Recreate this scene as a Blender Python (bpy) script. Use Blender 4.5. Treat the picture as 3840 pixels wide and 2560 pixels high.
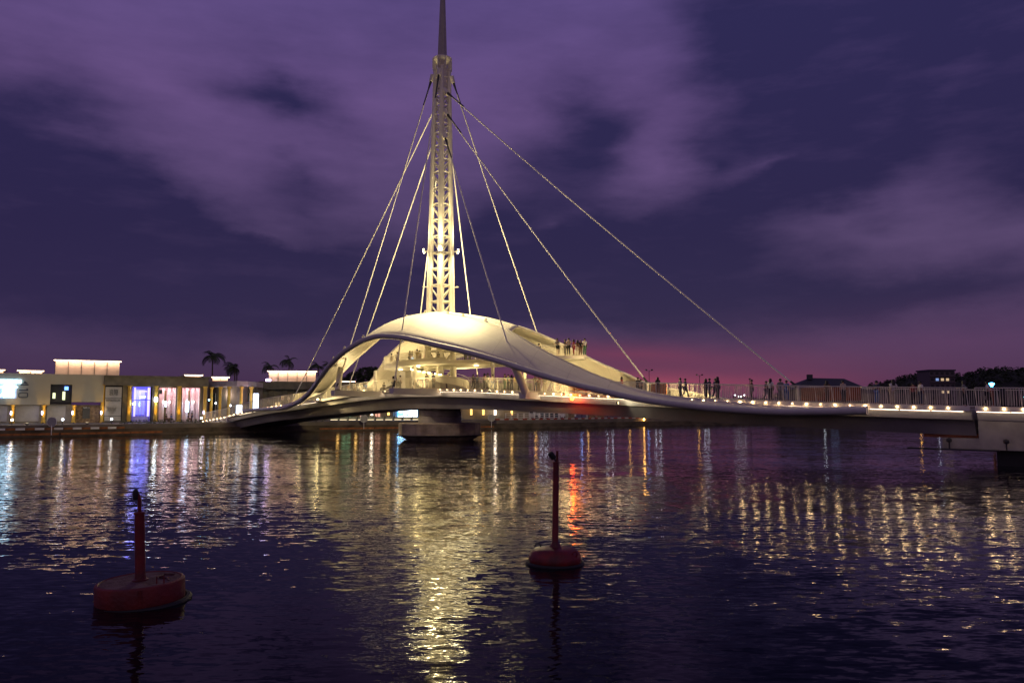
import bpy, bmesh, math, random
from mathutils import Vector, Matrix, noise
random.seed(7)
PI = math.pi
SC = bpy.context.scene
COL = SC.collection
for o in list(bpy.data.objects): bpy.data.objects.remove(o)

# ------------------------------------------------------------------ camera
EYE = 3.8
cam_d = bpy.data.cameras.new('camera'); cam = bpy.data.objects.new('camera', cam_d); COL.objects.link(cam)
cam.location = (0, 0, EYE)
cam.rotation_euler = (PI/2 + math.atan(245/3000.), 0, 0)
cam_d.sensor_width = 36; cam_d.lens = 28.125
cam_d.clip_start = .1; cam_d.clip_end = 6000
SC.camera = cam
SC.render.engine = 'CYCLES'
SC.cycles.use_denoising = True; SC.cycles.use_adaptive_sampling = False
SC.cycles.max_bounces = 6; SC.cycles.diffuse_bounces = 3; SC.cycles.glossy_bounces = 3
SC.cycles.sample_clamp_indirect = 30; SC.cycles.sample_clamp_direct = 8
SC.cycles.caustics_reflective = False; SC.cycles.caustics_refractive = False
SC.view_settings.view_transform = 'Standard'; SC.view_settings.look = 'None'
SC.view_settings.exposure = 0; SC.view_settings.gamma = 1

def lin(*c):
    return tuple(((x/255)/12.92 if x/255 <= .04045 else ((x/255+.055)/1.055)**2.4) for x in c)

# ------------------------------------------------------------------ sky (dusk, cloud banks placed by direction)
W = bpy.data.worlds.new('World'); SC.world = W; W.use_nodes = True
nt = W.node_tree; nt.nodes.clear()
def N(t, **k):
    n = nt.nodes.new(t)
    for a, b in k.items(): setattr(n, a, b)
    return n
def LK(a, b): nt.links.new(a, b)
def MT(op, a, b=None, c=None, clamp=False):
    n = N('ShaderNodeMath', operation=op); n.use_clamp = clamp
    for i, v in enumerate((a, b, c)):
        if v is None: continue
        if isinstance(v, (int, float)): n.inputs[i].default_value = v
        else: LK(v, n.inputs[i])
    return n.outputs[0]
def MIX(f, a, b):
    n = N('ShaderNodeMix', data_type='RGBA')
    if isinstance(f, (int, float)): n.inputs[0].default_value = f
    else: LK(f, n.inputs[0])
    for i, v in ((6, a), (7, b)):
        if isinstance(v, tuple): n.inputs[i].default_value = (*v, 1)
        else: LK(v, n.inputs[i])
    return n.outputs[2]
tc = N('ShaderNodeTexCoord'); sep = N('ShaderNodeSeparateXYZ'); LK(tc.outputs['Generated'], sep.inputs[0])
X_, Y_, Z_ = sep.outputs
az = MT('ARCTAN2', X_, Y_); el = MT('ARCSINE', Z_)
nz = N('ShaderNodeTexNoise'); nz.inputs['Scale'].default_value = 4.2; nz.inputs['Detail'].default_value = 7; nz.inputs['Roughness'].default_value = .55
mp = N('ShaderNodeMapping'); mp.inputs['Scale'].default_value = (1, 1, 2.4); LK(tc.outputs['Generated'], mp.inputs[0]); LK(mp.outputs[0], nz.inputs['Vector'])
sn = N('ShaderNodeSeparateColor'); LK(nz.outputs['Color'], sn.inputs[0])
u = MT('ADD', az, MT('MULTIPLY', MT('SUBTRACT', sn.outputs[0], .5), .20))
v = MT('ADD', el, MT('MULTIPLY', MT('SUBTRACT', sn.outputs[1], .5), .14))
uv = N('ShaderNodeCombineXYZ'); LK(u, uv.inputs[0]); LK(v, uv.inputs[1])
def blob(x, y, sx, sy, rot=0, src=None):
    """soft elliptical cloud bank; x,y,sx,sy given on a 2352-wide chart of azimuth / elevation"""
    cx = (x*1.6327-1920)/3000; cy = (1525-y*1.6327)/3000
    m = N('ShaderNodeMapping', vector_type='TEXTURE')
    m.inputs['Location'].default_value = (cx, cy, 0); m.inputs['Rotation'].default_value = (0, 0, math.radians(-rot))
    m.inputs['Scale'].default_value = (sx*1.6327/3000*1.9, sy*1.6327/3000*1.9, 1)
    LK((src or uv).outputs[0], m.inputs[0])
    g = N('ShaderNodeTexGradient', gradient_type='QUADRATIC_SPHERE'); LK(m.outputs[0], g.inputs[0])
    return g.outputs['Fac']
tot = None
for b in [(60, 430, 330, 130, 12, 1.2), (420, 540, 380, 90, 14, 1.15), (150, 660, 500, 150, 0, 1.2), (760, 690, 420, 110, 0, 1.1),
          (640, 275, 190, 52, 6, .8), (1330, 330, 150, 130, 25, 1.0), (1230, 560, 260, 150, 20, 1.0), (1400, 660, 520, 110, 0, .9),
          (1930, 170, 300, 230, -28, 1.3), (1790, 190, 150, 240, -30, .95), (1610, 380, 120, 120, -30, .55), (2300, 130, 320, 260, 0, 1.3), (2300, 360, 230, 110, 0, .8), (1640, 520, 330, 100, -18, .95),
          (2000, 690, 560, 70, 4, .9), (1850, 400, 150, 120, 0, .6), (700, 420, 160, 50, 10, .45),
          (2080, 590, 230, 40, 10, -.3), (2280, 470, 280, 120, 0, .8), (1720, 395, 130, 38, -15, -.5), (640, 545, 130, 35, 8, -.35), (700, 480, 170, 60, 14, .4), (1290, 540, 60, 45, 0, -.55), (1500, 400, 80, 90, 0, -.4),
          (2150, 230, 120, 60, 0, -.4)]:
    t = MT('MULTIPLY', blob(*b[:5]), b[5]); tot = t if tot is None else MT('ADD', tot, t)
tot = MT('ADD', tot, MT('MULTIPLY', MT('SUBTRACT', sn.outputs[2], .5), .9))
up = N('ShaderNodeMapRange', interpolation_type='SMOOTHSTEP'); LK(tot, up.inputs[0]); up.inputs[1].default_value = -.2; up.inputs[2].default_value = .85
mask = up.outputs[0]
def RAMP(fac, pts):
    r = N('ShaderNodeValToRGB'); LK(fac, r.inputs[0]); e = r.color_ramp.elements
    while len(e) < len(pts): e.new(.5)
    for q, (p, c) in zip(e, pts): q.position = p; q.color = (*lin(*c), 1)
    return r.outputs[0]
light = RAMP(el, [(0, (66, 44, 74)), (.07, (72, 54, 90)), (.2, (90, 71, 112)), (.36, (104, 80, 132)), (.5, (95, 77, 134)), (1, (54, 47, 88))])
dark = RAMP(el, [(0, (56, 38, 70)), (.07, (46, 36, 74)), (.2, (42, 34, 73)), (.45, (46, 41, 84)), (1, (36, 33, 66))])
n2 = N('ShaderNodeTexNoise'); n2.inputs['Scale'].default_value = 9; n2.inputs['Detail'].default_value = 6; n2.inputs['Roughness'].default_value = .6
mp2 = N('ShaderNodeMapping'); mp2.inputs['Scale'].default_value = (1, 1, 4.5); mp2.inputs['Rotation'].default_value = (0, .12, 0); LK(tc.outputs['Generated'], mp2.inputs[0]); LK(mp2.outputs[0], n2.inputs['Vector'])
mask = MT('ADD', mask, MT('MULTIPLY', MT('SUBTRACT', n2.outputs['Fac'], .5), .55), clamp=True)
sky = MIX(mask, light, dark)
uvs = N('ShaderNodeCombineXYZ'); LK(az, uvs.inputs[0]); LK(MT('ADD', el, MT('MULTIPLY', MT('SUBTRACT', sn.outputs[1], .5), .03)), uvs.inputs[1])
for b, c, f in [((1560, 880, 480, 75, 0), (132, 62, 92), .8), ((1450, 815, 330, 26, 2), (126, 56, 88), .6), ((2100, 800, 500, 70, 0), (96, 60, 100), .55), ((1500, 876, 300, 20, 0), (170, 76, 100), .5)]:
    sky = MIX(MT('MULTIPLY', blob(*b, src=uvs), f, clamp=True), sky, lin(*c))
ns = N('ShaderNodeTexSky', sky_type='NISHITA'); ns.sun_disc = False; ns.sun_elevation = math.radians(-4); ns.sun_rotation = math.radians(10)
bg1 = N('ShaderNodeBackground'); LK(sky, bg1.inputs[0]); bg1.inputs[1].default_value = .95
bg2 = N('ShaderNodeBackground'); LK(ns.outputs[0], bg2.inputs[0]); bg2.inputs[1].default_value = .05
ad = N('ShaderNodeAddShader'); LK(bg1.outputs[0], ad.inputs[0]); LK(bg2.outputs[0], ad.inputs[1])
wo = N('ShaderNodeOutputWorld'); LK(ad.outputs[0], wo.inputs[0])

# soft warm fill added behind the camera, standing in for dusk and city ambient
fill_d = bpy.data.lights.new('sun', 'SUN'); fill_d.energy = .2; fill_d.angle = math.radians(120); fill_d.color = (1, .76, .50)
fill_o = bpy.data.objects.new('sun', fill_d); COL.objects.link(fill_o); fill_o.rotation_euler = (math.radians(50), 0, math.radians(-12))

# ------------------------------------------------------------------ materials
MATS = {}
def mat(name, col, rough=.6, metal=0, var=.12, scale=2., bump=0, col2=None, spec=.5):
    if name in MATS: return MATS[name]
    m = bpy.data.materials.new(name); m.use_nodes = True; n = m.node_tree; p = n.nodes['Principled BSDF']
    p.inputs['Roughness'].default_value = rough; p.inputs['Metallic'].default_value = metal; p.inputs['Specular IOR Level'].default_value = spec
    t = n.nodes.new('ShaderNodeTexCoord'); z = n.nodes.new('ShaderNodeTexNoise'); z.inputs['Scale'].default_value = scale; z.inputs['Detail'].default_value = 5
    n.links.new(t.outputs['Object'], z.inputs['Vector'])
    mx = n.nodes.new('ShaderNodeMix'); mx.data_type = 'RGBA'
    mr = n.nodes.new('ShaderNodeMapRange'); mr.inputs[1].default_value = .35; mr.inputs[2].default_value = .65
    n.links.new(z.outputs['Fac'], mr.inputs[0]); n.links.new(mr.outputs[0], mx.inputs[0])
    a = tuple(x*(1-var) for x in col); b = tuple(min(1, x*(1+var*.6)) for x in col)
    if col2: a = col2; b = col
    mx.inputs[6].default_value = (*a, 1); mx.inputs[7].default_value = (*b, 1)
    n.links.new(mx.outputs[2], p.inputs['Base Color'])
    if bump:
        bm = n.nodes.new('ShaderNodeBump'); bm.inputs['Strength'].default_value = bump; bm.inputs['Distance'].default_value = .05
        z2 = n.nodes.new('ShaderNodeTexNoise'); z2.inputs['Scale'].default_value = scale*5; z2.inputs['Detail'].default_value = 4
        n.links.new(t.outputs['Object'], z2.inputs['Vector']); n.links.new(z2.outputs['Fac'], bm.inputs['Height']); n.links.new(bm.outputs[0], p.inputs['Normal'])
    MATS[name] = m; return m
SAMPLED = ('eave_led_glow',)
def em(name, col, s, base=(.6, .6, .6)):
    if name in MATS: return MATS[name]
    m = bpy.data.materials.new(name); m.use_nodes = True; p = m.node_tree.nodes['Principled BSDF']
    p.inputs['Base Color'].default_value = (*base, 1); p.inputs['Emission Color'].default_value = (*col, 1); p.inputs['Emission Strength'].default_value = s
    if name not in SAMPLED: m.cycles.emission_sampling = 'NONE'
    MATS[name] = m; return m
PAINT = mat('warm_white_paint', (.74, .70, .60), .5, var=.06, scale=.6)
SHELLP = mat('canopy_paint', (.74, .69, .59), .55, var=.07, scale=.35, bump=.05)
DECKM = mat('deck_plank', (.30, .26, .22), .7)
GIRD = mat('girder_grey_paint', (.30, .28, .28), .5, var=.15, scale=.5)
FASC = mat('fascia_paint', (.62, .60, .58), .5, var=.08, scale=.5)
CONC = mat('concrete', (.38, .36, .32), .85, var=.3, scale=.7, bump=.3)
CONCD = mat('stained_concrete', (.36, .31, .26), .9, var=.4, scale=.8, bump=.4)
STONE = mat('quay_stone', (.10, .08, .055), .95, var=.45, scale=.5, bump=.6)
EARTH = mat('promenade_paving', (.16, .14, .12), .9, var=.3, scale=.4)
STEEL = mat('cable_steel', (.85, .83, .76), .9, var=.02, spec=.1)
DSTEEL = mat('dark_steel', (.05, .05, .055), .5, metal=.4)
BLACK = mat('black_rubber', (.012, .012, .013), .7, bump=.3, scale=6)
RED = mat('red_buoy_paint', (.20, .007, .009), .5, col2=(.08, .006, .008), scale=3, bump=.25)
REDO = mat('orange_red_buoy_paint', (.17, .010, .006), .6, col2=(.09, .006, .006), scale=2.5, bump=.3)
WORN = mat('worn_deck_paint', (.14, .07, .08), .8, col2=(.06, .012, .015), scale=4, bump=.4)
RUSTW = mat('rust_brown_panel', (.28, .085, .03), .7, var=.3, scale=3)
TIMB = mat('orange_timber', (.30, .11, .03), .8, var=.4, scale=2, bump=.3)
WALLG = mat('grey_render', (.36, .35, .28), .85, var=.1, scale=.3)
WALLD = mat('dark_eaves', (.14, .13, .10), .85, var=.25, scale=1)
WOODW = mat('weathered_door_wood', (.26, .18, .10), .8, var=.5, scale=3)
YELC = mat('ochre_column', (.55, .36, .05), .6, var=.15)
WHITE = mat('white_panel', (.75, .75, .74), .6, var=.05)
GREYP = mat('pale_grey_panel', (.40, .40, .38), .6, var=.08)
DARK = mat('dark_opening', (.015, .015, .02), .4)
NAVY = mat('navy_panel', (.05, .06, .16), .5)
PINKW = mat('pink_white_wall', (.72, .60, .62), .7)
POLY = mat('ribbed_polycarbonate', (.72, .62, .52), .5, var=.08, scale=1)
LEAF = mat('palm_leaf', (.045, .07, .025), .6, var=.5, scale=1)
FOL = mat('tree_leaf', (.03, .045, .02), .7, var=.6, scale=.6)
BARK = mat('bark', (.09, .07, .05), .9, bump=.5, scale=3)
HILLM = mat('hill_wood', (.02, .024, .018), 1, var=.5, scale=.05)
HEDGE = mat('hedge_leaf', (.04, .06, .02), .8, var=.5, scale=2)
FARB = mat('far_building_wall', (.12, .10, .11), .9)
ROOFM = mat('dark_roof', (.04, .045, .06), .7)
KERBR = mat('red_kerb_paint', (.35, .05, .03), .7); KERBW = mat('white_kerb_paint', (.55, .52, .48), .7)
GLASS = mat('dark_glass', (.02, .025, .03), .08, var=.02)
CLOTHS = {k: mat(k+'_cloth', c, .9, var=.15, scale=8) for k, c in dict(black=(.015, .015, .018), white=(.7, .68, .64), grey=(.2, .2, .21), navy=(.02, .03, .08), brown=(.14, .07, .04), red=(.3, .03, .04), beige=(.5, .42, .32), green=(.06, .14, .08), pink=(.5, .25, .3), blue=(.08, .16, .4), yellow=(.55, .42, .12)).items()}
SKIN = mat('skin', (.42, .25, .17), .6, var=.05); HAIR = mat('black_hair', (.012, .01, .009), .5)
E_LAMP = em('deck_lamp_glow', (1, .66, .34), 75)
E_WARM = em('warm_flood_glow', (1, .84, .4), 16)
E_MAST = em('mast_flood_glow', (1, .90, .6), 480)
E_STRIP = em('led_strip_glow', (1, .72, .55), 5)
E_STRIP2 = em('bright_strip_glow', (1, .78, .55), 3)
E_WHITE = em('white_lamp_glow', (.8, .88, 1), 24)
E_CYAN = em('cyan_lamp_glow', (.25, .65, 1), 60)
E_RED = em('beacon_glow', (1, .2, .015), 110)
E_ORANGE = em('amber_lamp_glow', (1, .5, .1), 40)
E_SIGN = em('sign_glow', (.45, .78, 1), 4.5)
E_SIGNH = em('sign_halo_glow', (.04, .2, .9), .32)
E_SCREEN = em('screen_blue_glow', (.08, .4, 1), 4); E_SCREENW = em('screen_white_glow', (.75, .9, 1), 7)
E_EAVE = em('eave_led_glow', (1, .66, .45), 7)
E_BLUE = em('blue_shop_glow', (.08, .1, 1), .8)
E_UV = em('violet_shop_glow', (.5, .4, 1), 1.6)
E_TUBE = em('column_uplight_glow', (1, .62, .10), 5)
E_WIN = em('lit_window_glow', (1, .7, .35), .6); E_WINC = em('cool_window_glow', (.3, .5, 1), .6)

def seams(m):
    n = m.node_tree; p = n.nodes['Principled BSDF']; src = p.inputs['Base Color'].links[0].from_socket
    t = n.nodes.new('ShaderNodeTexCoord'); sp = n.nodes.new('ShaderNodeSeparateXYZ'); n.links.new(t.outputs['Object'], sp.inputs[0])
    def mth(op, a, b=None):
        q = n.nodes.new('ShaderNodeMath'); q.operation = op
        for i, v_ in enumerate((a, b)):
            if v_ is None: continue
            if isinstance(v_, (int, float)): q.inputs[i].default_value = v_
            else: n.links.new(v_, q.inputs[i])
        return q.outputs[0]
    a = mth('LESS_THAN', mth('FRACT', mth('MULTIPLY', mth('ADD', sp.outputs[0], mth('MULTIPLY', sp.outputs[1], .35)), .23)), .018)
    b = mth('LESS_THAN', mth('FRACT', mth('MULTIPLY', sp.outputs[1], .36)), .02)
    z = n.nodes.new('ShaderNodeTexNoise'); z.inputs['Scale'].default_value = 1.2; z.inputs['Detail'].default_value = 6
    mp_ = n.nodes.new('ShaderNodeMapping'); mp_.inputs['Scale'].default_value = (2.5, .25, .5); n.links.new(t.outputs['Object'], mp_.inputs[0]); n.links.new(mp_.outputs[0], z.inputs['Vector'])
    f = mth('ADD', mth('MULTIPLY', mth('MAXIMUM', a, b), .22), mth('MULTIPLY', z.outputs['Fac'], .22))
    mx = n.nodes.new('ShaderNodeMix'); mx.data_type = 'RGBA'; n.links.new(f, mx.inputs[0]); n.links.new(src, mx.inputs[6]); mx.inputs[7].default_value = (.30, .27, .21, 1)
    n.links.new(mx.outputs[2], p.inputs['Base Color'])
seams(SHELLP)
# ------------------------------------------------------------------ object helpers
class MB:
    def __init__(s): s.v = []; s.f = []
    def add(s, v, f):
        o = len(s.v); s.v += [tuple(p) for p in v]; s.f += [tuple(i+o for i in q) for q in f]; return s
    def box(s, c, d, rz=0, M=None):
        x, y, z = d[0]/2, d[1]/2, d[2]/2
        P = [Vector((a*x, b*y, e*z)) for e in (-1, 1) for a, b in ((-1, -1), (1, -1), (1, 1), (-1, 1))]
        R = M or Matrix.Rotation(rz, 3, 'Z'); P = [R @ p + Vector(c) for p in P]
        return s.add(P, [(3, 2, 1, 0), (4, 5, 6, 7), (0, 1, 5, 4), (1, 2, 6, 5), (2, 3, 7, 6), (3, 0, 4, 7)])
    def tube(s, pts, r, n=8, cap=True, flat=False):
        pts = [Vector(p) for p in pts]; k = len(pts); rs = r if isinstance(r, (list, tuple)) else [r]*k
        V = []; up = None
        for i, p in enumerate(pts):
            t = (pts[min(i+1, k-1)] - pts[max(i-1, 0)]).normalized()
            if up is None: up = Vector((0, 0, 1)) if abs(t.z) < .9 else Vector((1, 0, 0))
            a = t.cross(up).normalized(); b = a.cross(t).normalized(); up = b
            V += [p + (a*math.cos(2*PI*(j+.5)/n) + b*math.sin(2*PI*(j+.5)/n))*rs[i] for j in range(n)]
        F = [(i*n+j, i*n+(j+1) % n, (i+1)*n+(j+1) % n, (i+1)*n+j) for i in range(k-1) for j in range(n)]
        if cap: F += [tuple(range(n))[::-1], tuple((k-1)*n+j for j in range(n))]
        return s.add(V, F)
    def lathe(s, prof, n=24, c=(0, 0, 0), ph=0):
        V = [(c[0]+r*math.cos(2*PI*j/n+ph), c[1]+r*math.sin(2*PI*j/n+ph), c[2]+z) for r, z in prof for j in range(n)]
        k = len(prof)
        F = [(i*n+j, i*n+(j+1) % n, (i+1)*n+(j+1) % n, (i+1)*n+j) for i in range(k-1) for j in range(n)]
        F += [tuple(range(n))[::-1], tuple((k-1)*n+j for j in range(n))]
        return s.add(V, F)
    def loft(s, secs, closed=True, cap=True):
        n = len(secs[0]); k = len(secs); V = [p for q in secs for p in q]
        m = n if closed else n-1
        F = [(i*n+j, i*n+(j+1) % n, (i+1)*n+(j+1) % n, (i+1)*n+j) for i in range(k-1) for j in range(m)]
        if cap and closed: F += [tuple(range(n))[::-1], tuple((k-1)*n+j for j in range(n))]
        return s.add(V, F)
    def prism(s, poly, z0, z1):
        n = len(poly); g0 = z0 if callable(z0) else (lambda x, y: z0); g1 = z1 if callable(z1) else (lambda x, y: z1)
        V = [(x, y, g0(x, y)) for x, y in poly] + [(x, y, g1(x, y)) for x, y in poly]
        return s.add(V, [tuple(range(n))[::-1], tuple(range(n, 2*n))] + [(j, (j+1) % n, n+(j+1) % n, n+j) for j in range(n)])
    def mesh(s, name, smooth=False):
        me = bpy.data.meshes.new(name); me.from_pydata(s.v, [], s.f)
        bm = bmesh.new(); bm.from_mesh(me); bmesh.ops.recalc_face_normals(bm, faces=bm.faces); bm.to_mesh(me); bm.free()
        if smooth:
            me.polygons.foreach_set('use_smooth', [True]*len(me.polygons))
            try: me.set_sharp_from_angle(angle=math.radians(40))
            except Exception: pass
        return me
    def build(s, name, m, parent=None, smooth=False, kind=None, label=None, cat=None, group=None, loc=None, rz=None):
        me = s.mesh(name, smooth); me.materials.append(m)
        return link(name, me, parent, kind, label, cat, group, loc, rz)
def link(name, me, parent=None, kind=None, label=None, cat=None, group=None, loc=None, rz=None, m=None):
    o = bpy.data.objects.new(name, me); COL.objects.link(o)
    if parent: o.parent = parent
    if loc is not None: o.location = loc
    if rz is not None: o.rotation_euler = (0, 0, rz)
    if m is not None: o.material_slots[0].link = 'OBJECT'; o.material_slots[0].material = m
    return tag(o, label, cat, group, kind)
def tag(o, label=None, cat=None, group=None, kind=None):
    for k, val in (('label', label), ('category', cat), ('group', group), ('kind', kind)):
        if val: o[k] = val
    return o
def thing(name, label, cat, loc=(0, 0, 0), rz=0, group=None):
    o = bpy.data.objects.new(name, None); COL.objects.link(o); o.location = loc; o.rotation_euler = (0, 0, rz); o.empty_display_size = .3
    return tag(o, label, cat, group)
def copy_tree(o, parent=None):
    c = o.copy(); COL.objects.link(c)
    if parent: c.parent = parent
    for ch in list(o.children): copy_tree(ch, c)
    return c
def lamp(name, kind, loc, power, col, parent=None, r=.1, rot=None, angle=None, target=None, blend=.5, size=None):
    d = bpy.data.lights.new(name, kind); d.energy = power; d.color = col
    if kind != 'AREA': d.shadow_soft_size = r
    else:
        d.shape = 'RECTANGLE'; d.size, d.size_y = size
    if kind == 'SPOT': d.spot_size = math.radians(angle); d.spot_blend = blend
    o = bpy.data.objects.new(name, d); COL.objects.link(o); o.location = loc
    if parent: o.parent = parent
    if target is not None: o.rotation_euler = (Vector(target)-Vector(loc)).to_track_quat('-Z', 'Y').to_euler()
    elif rot: o.rotation_euler = rot
    return o
def interp(tab, x):
    if x <= tab[0][0]: return tab[0][1:]
    for a, b in zip(tab, tab[1:]):
        if x <= b[0]:
            t = (x-a[0])/(b[0]-a[0]); return tuple(p+(q-p)*t for p, q in zip(a[1:], b[1:]))
    return tab[-1][1:]
def spl(tab, x):
    """smooth (monotone-ish hermite) interpolation of a table of (x, a, b...)"""
    if x <= tab[0][0]: return tab[0][1:]
    if x >= tab[-1][0]: return tab[-1][1:]
    for i in range(len(tab)-1):
        if x <= tab[i+1][0]: break
    a, b = tab[i], tab[i+1]; p = tab[max(i-1, 0)]; n = tab[min(i+2, len(tab)-1)]
    h = b[0]-a[0]; t = (x-a[0])/h; out = []
    for k in range(1, len(a)):
        d = (b[k]-a[k])/h
        d0 = (a[k]-p[k])/(a[0]-p[0]) if a is not p else d
        d1 = (n[k]-b[k])/(n[0]-b[0]) if b is not n else d
        m0 = 0 if d*d0 <= 0 else 2*d*d0/(d+d0); m1 = 0 if d*d1 <= 0 else 2*d*d1/(d+d1)
        out.append((2*t**3-3*t*t+1)*a[k]+(t**3-2*t*t+t)*h*m0+(-2*t**3+3*t*t)*b[k]+(t**3-t*t)*h*m1)
    return tuple(out)

# ------------------------------------------------------------------ water
wm = bpy.data.materials.new('harbour_water'); wm.use_nodes = True; nt = wm.node_tree; P = nt.nodes['Principled BSDF']
P.inputs['Base Color'].default_value = (.002, .0025, .007, 1); P.inputs['Roughness'].default_value = .035; P.inputs['IOR'].default_value = 1.333; P.inputs['Specular IOR Level'].default_value = .26
geo = N('ShaderNodeNewGeometry')
def wnoise(sx, sy, rot, det, dist=0.):
    m = N('ShaderNodeMapping'); m.inputs['Scale'].default_value = (sx, sy, 1); m.inputs['Rotation'].default_value = (0, 0, rot)
    LK(geo.outputs['Position'], m.inputs[0])
    t = N('ShaderNodeTexNoise'); t.inputs['Scale'].default_value = 1; t.inputs['Detail'].default_value = det; t.inputs['Roughness'].default_value = .5; t.inputs['Distortion'].default_value = dist
    LK(m.outputs[0], t.inputs['Vector']); s = N('ShaderNodeSeparateColor'); LK(t.outputs['Color'], s.inputs[0]); return s
w1 = wnoise(1.5, 4.6, .10, 2, .4); w2 = wnoise(4.2, 11, -.15, 2, .3); w3 = wnoise(.22, .5, .3, 1); wp = wnoise(.035, .10, .2, 3)
pm = N('ShaderNodeMapRange'); LK(wp.outputs[0], pm.inputs[0]); pm.inputs[1].default_value = .35; pm.inputs[2].default_value = .65; pm.inputs[3].default_value = .45; pm.inputs[4].default_value = 1.35
def slope(ch, a, b, c):
    s = MT('ADD', MT('MULTIPLY', MT('SUBTRACT', w1.outputs[ch], .5), a), MT('MULTIPLY', MT('SUBTRACT', w2.outputs[ch], .5), b))
    return MT('MULTIPLY', MT('ADD', s, MT('MULTIPLY', MT('SUBTRACT', w3.outputs[ch], .5), c)), pm.outputs[0])
cmb = N('ShaderNodeCombineXYZ'); LK(slope(0, .17, .14, .05), cmb.inputs[0]); LK(slope(1, .29, .22, .09), cmb.inputs[1]); cmb.inputs[2].default_value = 1
nm = N('ShaderNodeVectorMath', operation='NORMALIZE'); LK(cmb.outputs[0], nm.inputs[0])
fr_ = N('ShaderNodeFresnel'); fr_.inputs['IOR'].default_value = 1.333; LK(nm.outputs[0], fr_.inputs['Normal'])
gl = N('ShaderNodeBsdfGlossy'); gl.inputs['Roughness'].default_value = .04; LK(nm.outputs[0], gl.inputs['Normal'])
df = N('ShaderNodeBsdfDiffuse'); df.inputs['Color'].default_value = (.002, .0025, .007, 1)
ms = N('ShaderNodeMixShader'); wq = N('ShaderNodeMapRange'); LK(fr_.outputs[0], wq.inputs[0]); wq.inputs[1].default_value = .06; wq.inputs[2].default_value = .34; wq.inputs[3].default_value = .42; wq.inputs[4].default_value = 1.25
LK(MT('MULTIPLY', fr_.outputs[0], wq.outputs[0], clamp=True), ms.inputs[0]); LK(df.outputs[0], ms.inputs[1]); LK(gl.outputs[0], ms.inputs[2])
nt.nodes.remove(P); LK(ms.outputs[0], nt.nodes['Material Output'].inputs['Surface'])
m_ = MB(); m_.add([(-900, -60, 0), (900, -60, 0), (900, 900, 0), (-900, 900, 0)], [(0, 1, 2, 3)]); m_.build('water', wm, kind='structure')

# ------------------------------------------------------------------ land: one sheet behind the quay line
BANK = [(-160, 45), (-90, 80), (-57.7, 103.7), (-48.8, 111.7), (-41.7, 118.6), (-26.6, 129.3), (3.8, 143.8), (19.8, 157.5), (44.4, 171.6), (65.4, 182.5), (130, 205), (400, 300)]
GZ = 1.5
def bank(x):
    return interp([(a, b) for a, b in BANK], x)[0]
g = MB(); g.prism(BANK + [(2500, 900), (2500, 4000), (-2500, 4000), (-2500, 45)], -1.0, GZ); g.build('ground', EARTH, kind='structure')
q = MB()
for (x0, y0), (x1, y1) in zip(BANK[1:-1], BANK[2:]):
    L = math.hypot(x1-x0, y1-y0); a = math.atan2(y1-y0, x1-x0); cx, cy = (x0+x1)/2, (y0+y1)/2
    q.box((cx+.25*math.sin(a), cy-.25*math.cos(a), .25), (L+.3, .9, 1.3), a)
    q.box((cx+.75*math.sin(a), cy-.75*math.cos(a), -.2), (L+.3, 1.5, .9), a)
q.build('quay_wall', STONE, kind='structure')

def quay_pt(t, off=0, z=0):
    """t = distance along the quay line from (-90,80)"""
    pts = BANK[1:]
    for (x0, y0), (x1, y1) in zip(pts, pts[1:]):
        L = math.hypot(x1-x0, y1-y0)
        if t <= L:
            ux, uy = (x1-x0)/L, (y1-y0)/L
            return (x0+ux*t+uy*off, y0+uy*t-ux*off, z), math.atan2(uy, ux)   # off > 0 is towards the water
        t -= L
def quay_t(px):
    """distance along the quay of the point seen at column px"""
    best = min((abs(1920+3000*quay_pt(k*.5)[0][0]/quay_pt(k*.5)[0][1]-px), k*.5) for k in range(0, 620)); return best[1]

# orange timber fender beams on the quay face
def fender(a, b, label):
    t0, t1 = quay_t(a), quay_t(b); r = thing('fender_beam', label, 'fender', (0, 0, 0), 0, 'timber fender beams on the quay face')
    n = max(1, int((t1-t0)/4)); h = (t1-t0)/n
    for i in range(n):
        (x, y, z), an = quay_pt(t0+(i+.5)*h, .88, .33); MB().box((0, 0, 0), (h*.985, .22, .34)).build('plank', TIMB, r, loc=(x, y, z), rz=an)
fender(-60, 615, 'long orange timber fender beam on the quay in front of the grey gallery')
fender(1190, 1500, 'orange timber fender beam on the quay left of the round bridge pier')
fender(1790, 1842, 'short orange timber fender beam right of the round bridge pier')
# striped kerb on the right bank
ks = thing('striped_kerb', 'low red and white striped kerb along the dark right bank', 'kerb')
for i, k in enumerate(range(int(quay_t(1860)/.9), int(quay_t(2900)/.9))):
    (x, y, z), an = quay_pt(k*.9, -.2, GZ+.11)
    MB().box((0, 0, 0), (.88, .25, .24)).build('kerb_stone', KERBR if i % 2 else KERBW, ks, loc=(x, y, z), rz=an)
kl = thing('painted_kerb', 'pale and brown painted kerb stones at the quay edge far left', 'kerb')
for i in range(15):
    (x, y, z), an = quay_pt(quay_t(-30)+i*1.05, .35, 1.02)
    MB().box((0, 0, 0), (1.0, .35, .26)).build('kerb_stone', WHITE if i % 2 else TIMB, kl, loc=(x, y, z), rz=an)

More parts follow.
